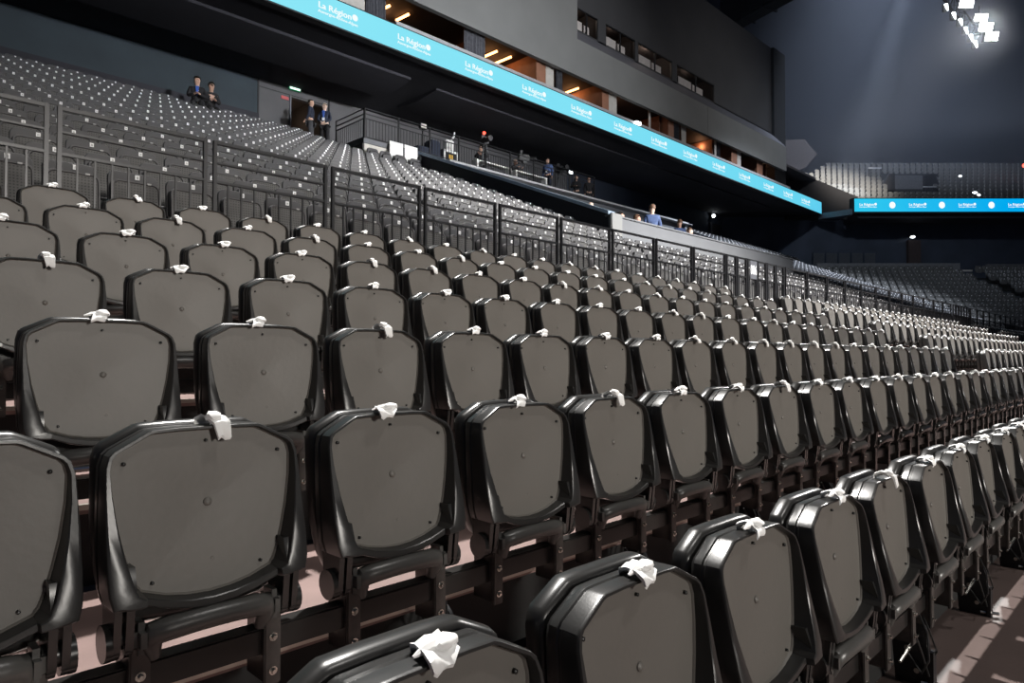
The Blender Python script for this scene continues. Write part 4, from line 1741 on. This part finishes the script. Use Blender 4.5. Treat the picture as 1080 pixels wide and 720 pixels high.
# equipment stack behind the railing
r = empty('equipment_rack', (X20(475, 20.5), 20.5, PZ))
MB().rbox(-.38, .38, 0, .5, 0, .62, .03).build('case', M_EQUIP, r)
f_ = MB()
for x0, x1, z0, z1 in ((-.36, -.28, .08, .58), (.28, .36, .08, .58), (-.36, .36, .52, .60), (-.36, .36, .06, .14)):
    f_.box(x0, x1, -.02, 0, z0, z1)
f_.build('frame', M_WHITEP, r)
MB().rbox(-.12, .10, -.022, 0, .24, .44, .005).build('sticker', M_YEL, r)
MB().rbox(-.18, .22, .05, .25, .62, 1.05, .03).build('paper_box', M_WHITEP, r)
MB().tube([(.1, .1, 1.05), (.25, .1, 1.25), (.28, .1, 1.42)], [.03, .04, .03], 8).build('lamp_arm', M_WHITEP, r)
tag(r, 'black equipment case with white edges and a yellow sticker, behind the platform railing', 'equipment case')
for i, (px, w_) in enumerate(((437, .45), (451, .3))):
    o = MB().rbox(X20(px, 20.8), X20(px, 20.8) + w_ * 1.6, 20.6, 21.1, PZ, PZ + (.55, .9)[i], .06).build('flight_case', M_NAVY)
    tag(o, ('low dark flight case behind the platform railing', 'taller dark flight case behind the platform railing')[i], 'case', 'dark cases on the platform')

# ================================================================== HAZE
def volume(name, l0, l1, d0, d1, z0, z1, dens, col):
    o = wbox(name, None, l0, l1, d0, d1, z0, z1, False)
    m = bpy.data.materials.new('haze')
    m.use_nodes = True
    nt = m.node_tree
    nt.nodes.clear()
    out = nt.nodes.new('ShaderNodeOutputMaterial')
    v = nt.nodes.new('ShaderNodeVolumeScatter')
    v.inputs['Color'].default_value = (*col, 1)
    v.inputs['Density'].default_value = dens
    v.inputs['Anisotropy'].default_value = .3
    nt.links.new(v.outputs[0], out.inputs['Volume'])
    o.data.materials.clear()
    o.data.materials.append(m)
    return o


hz_ = volume('haze', 3, 60, 36, 76, 13.6, 46, .0035, (.80, .86, 1.0))
stuff(hz_, 'thin bluish stage haze filling the air under the roof', 'haze')

# ================================================================== LIGHTS


def aim(o, target):
    d = Vector(target) - o.location
    o.rotation_euler = d.to_track_quat('-Z', 'Y').to_euler()


def area(name, loc, target, size, energy, col=(1, 1, 1), spread=None):
    l = bpy.data.lights.new(name, 'AREA')
    l.shape = 'DISK'
    l.size = size
    l.energy = energy
    l.color = col
    if spread:
        l.spread = math.radians(spread)
    o = bpy.data.objects.new(name, l)
    COL.objects.link(o)
    o.location = loc
    aim(o, target)
    return o


def spot(name, loc, target, energy, angle, blend=.4, r=.3, col=(1, 1, 1)):
    l = bpy.data.lights.new(name, 'SPOT')
    l.energy = energy
    l.spot_size = math.radians(angle)
    l.spot_blend = blend
    l.shadow_soft_size = r
    l.color = col
    o = bpy.data.objects.new(name, l)
    COL.objects.link(o)
    o.location = loc
    aim(o, target)
    return o


spot('arena_wash', (4, -26, 6.5), (5, 5, 2.7), 30000, 27, 1.0, 2.0, (1, .95, .88))
spot('arena_wash', (24, -26, 7.5), (19, 5.5, 3.2), 42000, 32, 1.0, 2.0, (1, .95, .90))
spot('mid_spot', (30, -14, 19), (17, 9, 3.8), 75000, 32, 1.0, 1.0, (1, .97, .93))
spot('key_front', (7, -6.5, 18), (7, 2.2, .8), 3200, 62, .8, .6, (1, .97, .93))
spot('key_front', (21, -6.5, 18), (21, 3.0, .8), 3200, 62, .8, .6, (1, .97, .93))
spot('key_rig', tuple(W(lpx(1045, 41), 41.0, 21.5)), (8, 2.5, 1), 26000, 34, .5, .6, (1, .97, .93))
spot('key_back', (6.5, 8.6, 19), (6.5, 1.2, 0), 33000, 58, .6, .30, (1, .97, .93))
spot('key_back', (21, 8.6, 19), (21, 2.2, .5), 33000, 58, .6, .30, (1, .97, .93))
spot('block_spot', (46, -6, 22), (40, 14, 6), 95000, 44, .8, .5, (.80, .88, 1))
area('wall_fill', (14, -30, 8), (15, 24, 10.8), 4, 1250, (.92, .96, 1), 40)
spot('haze_beam', tuple(W(lpx(975, 46), 46, 29)), tuple(W(lpx(893, 52), 52, 14)), 90000, 14, .9, .3, (.8, .88, 1))
area('haze_wash', tuple(W(lpx(940, 52), 52, 40)), tuple(W(lpx(930, 56), 56, 0)), 8, 4500, (.70, .80, 1), 80)
spot('tier_spot', tuple(W(27, 32, 25)), tuple(W(lpx(885, 53), 53, 15)), 80000, 24, 1.0, .5, (1, .95, .88))
spot('corner_fill', tuple(W(14, 20, 26)), tuple(W(lpx(900, 47), 47, 8)), 9000, 50, 1.0, 1.0, (.80, .9, 1))
spot('fascia_spot', (46, -6, 20), (39, 19, 14.4), 5200, 46, 1.0, .8, (1, .98, .95))
spot('fascia_spot', (24, -6, 20), (22, 19, 14.6), 3600, 50, 1.0, .8, (1, .98, .95))
for i in (0, 2, 4):
    l = bpy.data.lights.new('box_lamp', 'POINT')
    l.energy = 15
    l.color = (1, .5, .22)
    l.shadow_soft_size = .15
    o = bpy.data.objects.new('box_lamp', l)
    COL.objects.link(o)
    o.location = bars[i] + Vector((.2, .3, -.25))
for px in (640, 690, 740, 800):
    l = bpy.data.lights.new('box_lamp', 'POINT')
    l.energy = 14
    l.color = (1, .5, .25)
    l.shadow_soft_size = .15
    o = bpy.data.objects.new('box_lamp', l)
    COL.objects.link(o)
    o.location = (xaty(px, 20.7), 20.7, BZ1 + .1)
l = bpy.data.lights.new('portal_glow', 'POINT')
l.energy = 8
l.color = (1, .72, .5)
o = bpy.data.objects.new('portal_glow', l)
COL.objects.link(o)
o.location = (13.2, 26.4, 11.1)
for i, (a, b) in enumerate(WIN):
    l = bpy.data.lights.new('room_glow', 'POINT')
    l.energy = (6, 6, 22, 8)[i]
    l.color = (1, .8, .65)
    l.shadow_soft_size = .2
    o = bpy.data.objects.new('room_glow', l)
    COL.objects.link(o)
    o.location = ((a + b) / 2, 20.7, 17.9)

w = bpy.data.worlds.new('world')
SC.world = w
w.use_nodes = True
w.node_tree.nodes['Background'].inputs[0].default_value = (.55, .65, 1, 1)
w.node_tree.nodes['Background'].inputs[1].default_value = .045

# ------------------------------------------------------------------ render settings
SC.view_settings.view_transform = 'Standard'
SC.view_settings.look = 'None'
SC.view_settings.exposure = 0.0
SC.view_settings.gamma = 1.0
SC.view_settings.use_curve_mapping = False
SC.cycles.use_denoising = True
SC.cycles.max_bounces = 5
SC.cycles.diffuse_bounces = 2
SC.cycles.glossy_bounces = 3
SC.cycles.volume_bounces = 0
SC.cycles.sample_clamp_indirect = 4
print('COUNTS', len(cand), len(inview), len(ucand), len(bpy.data.objects))
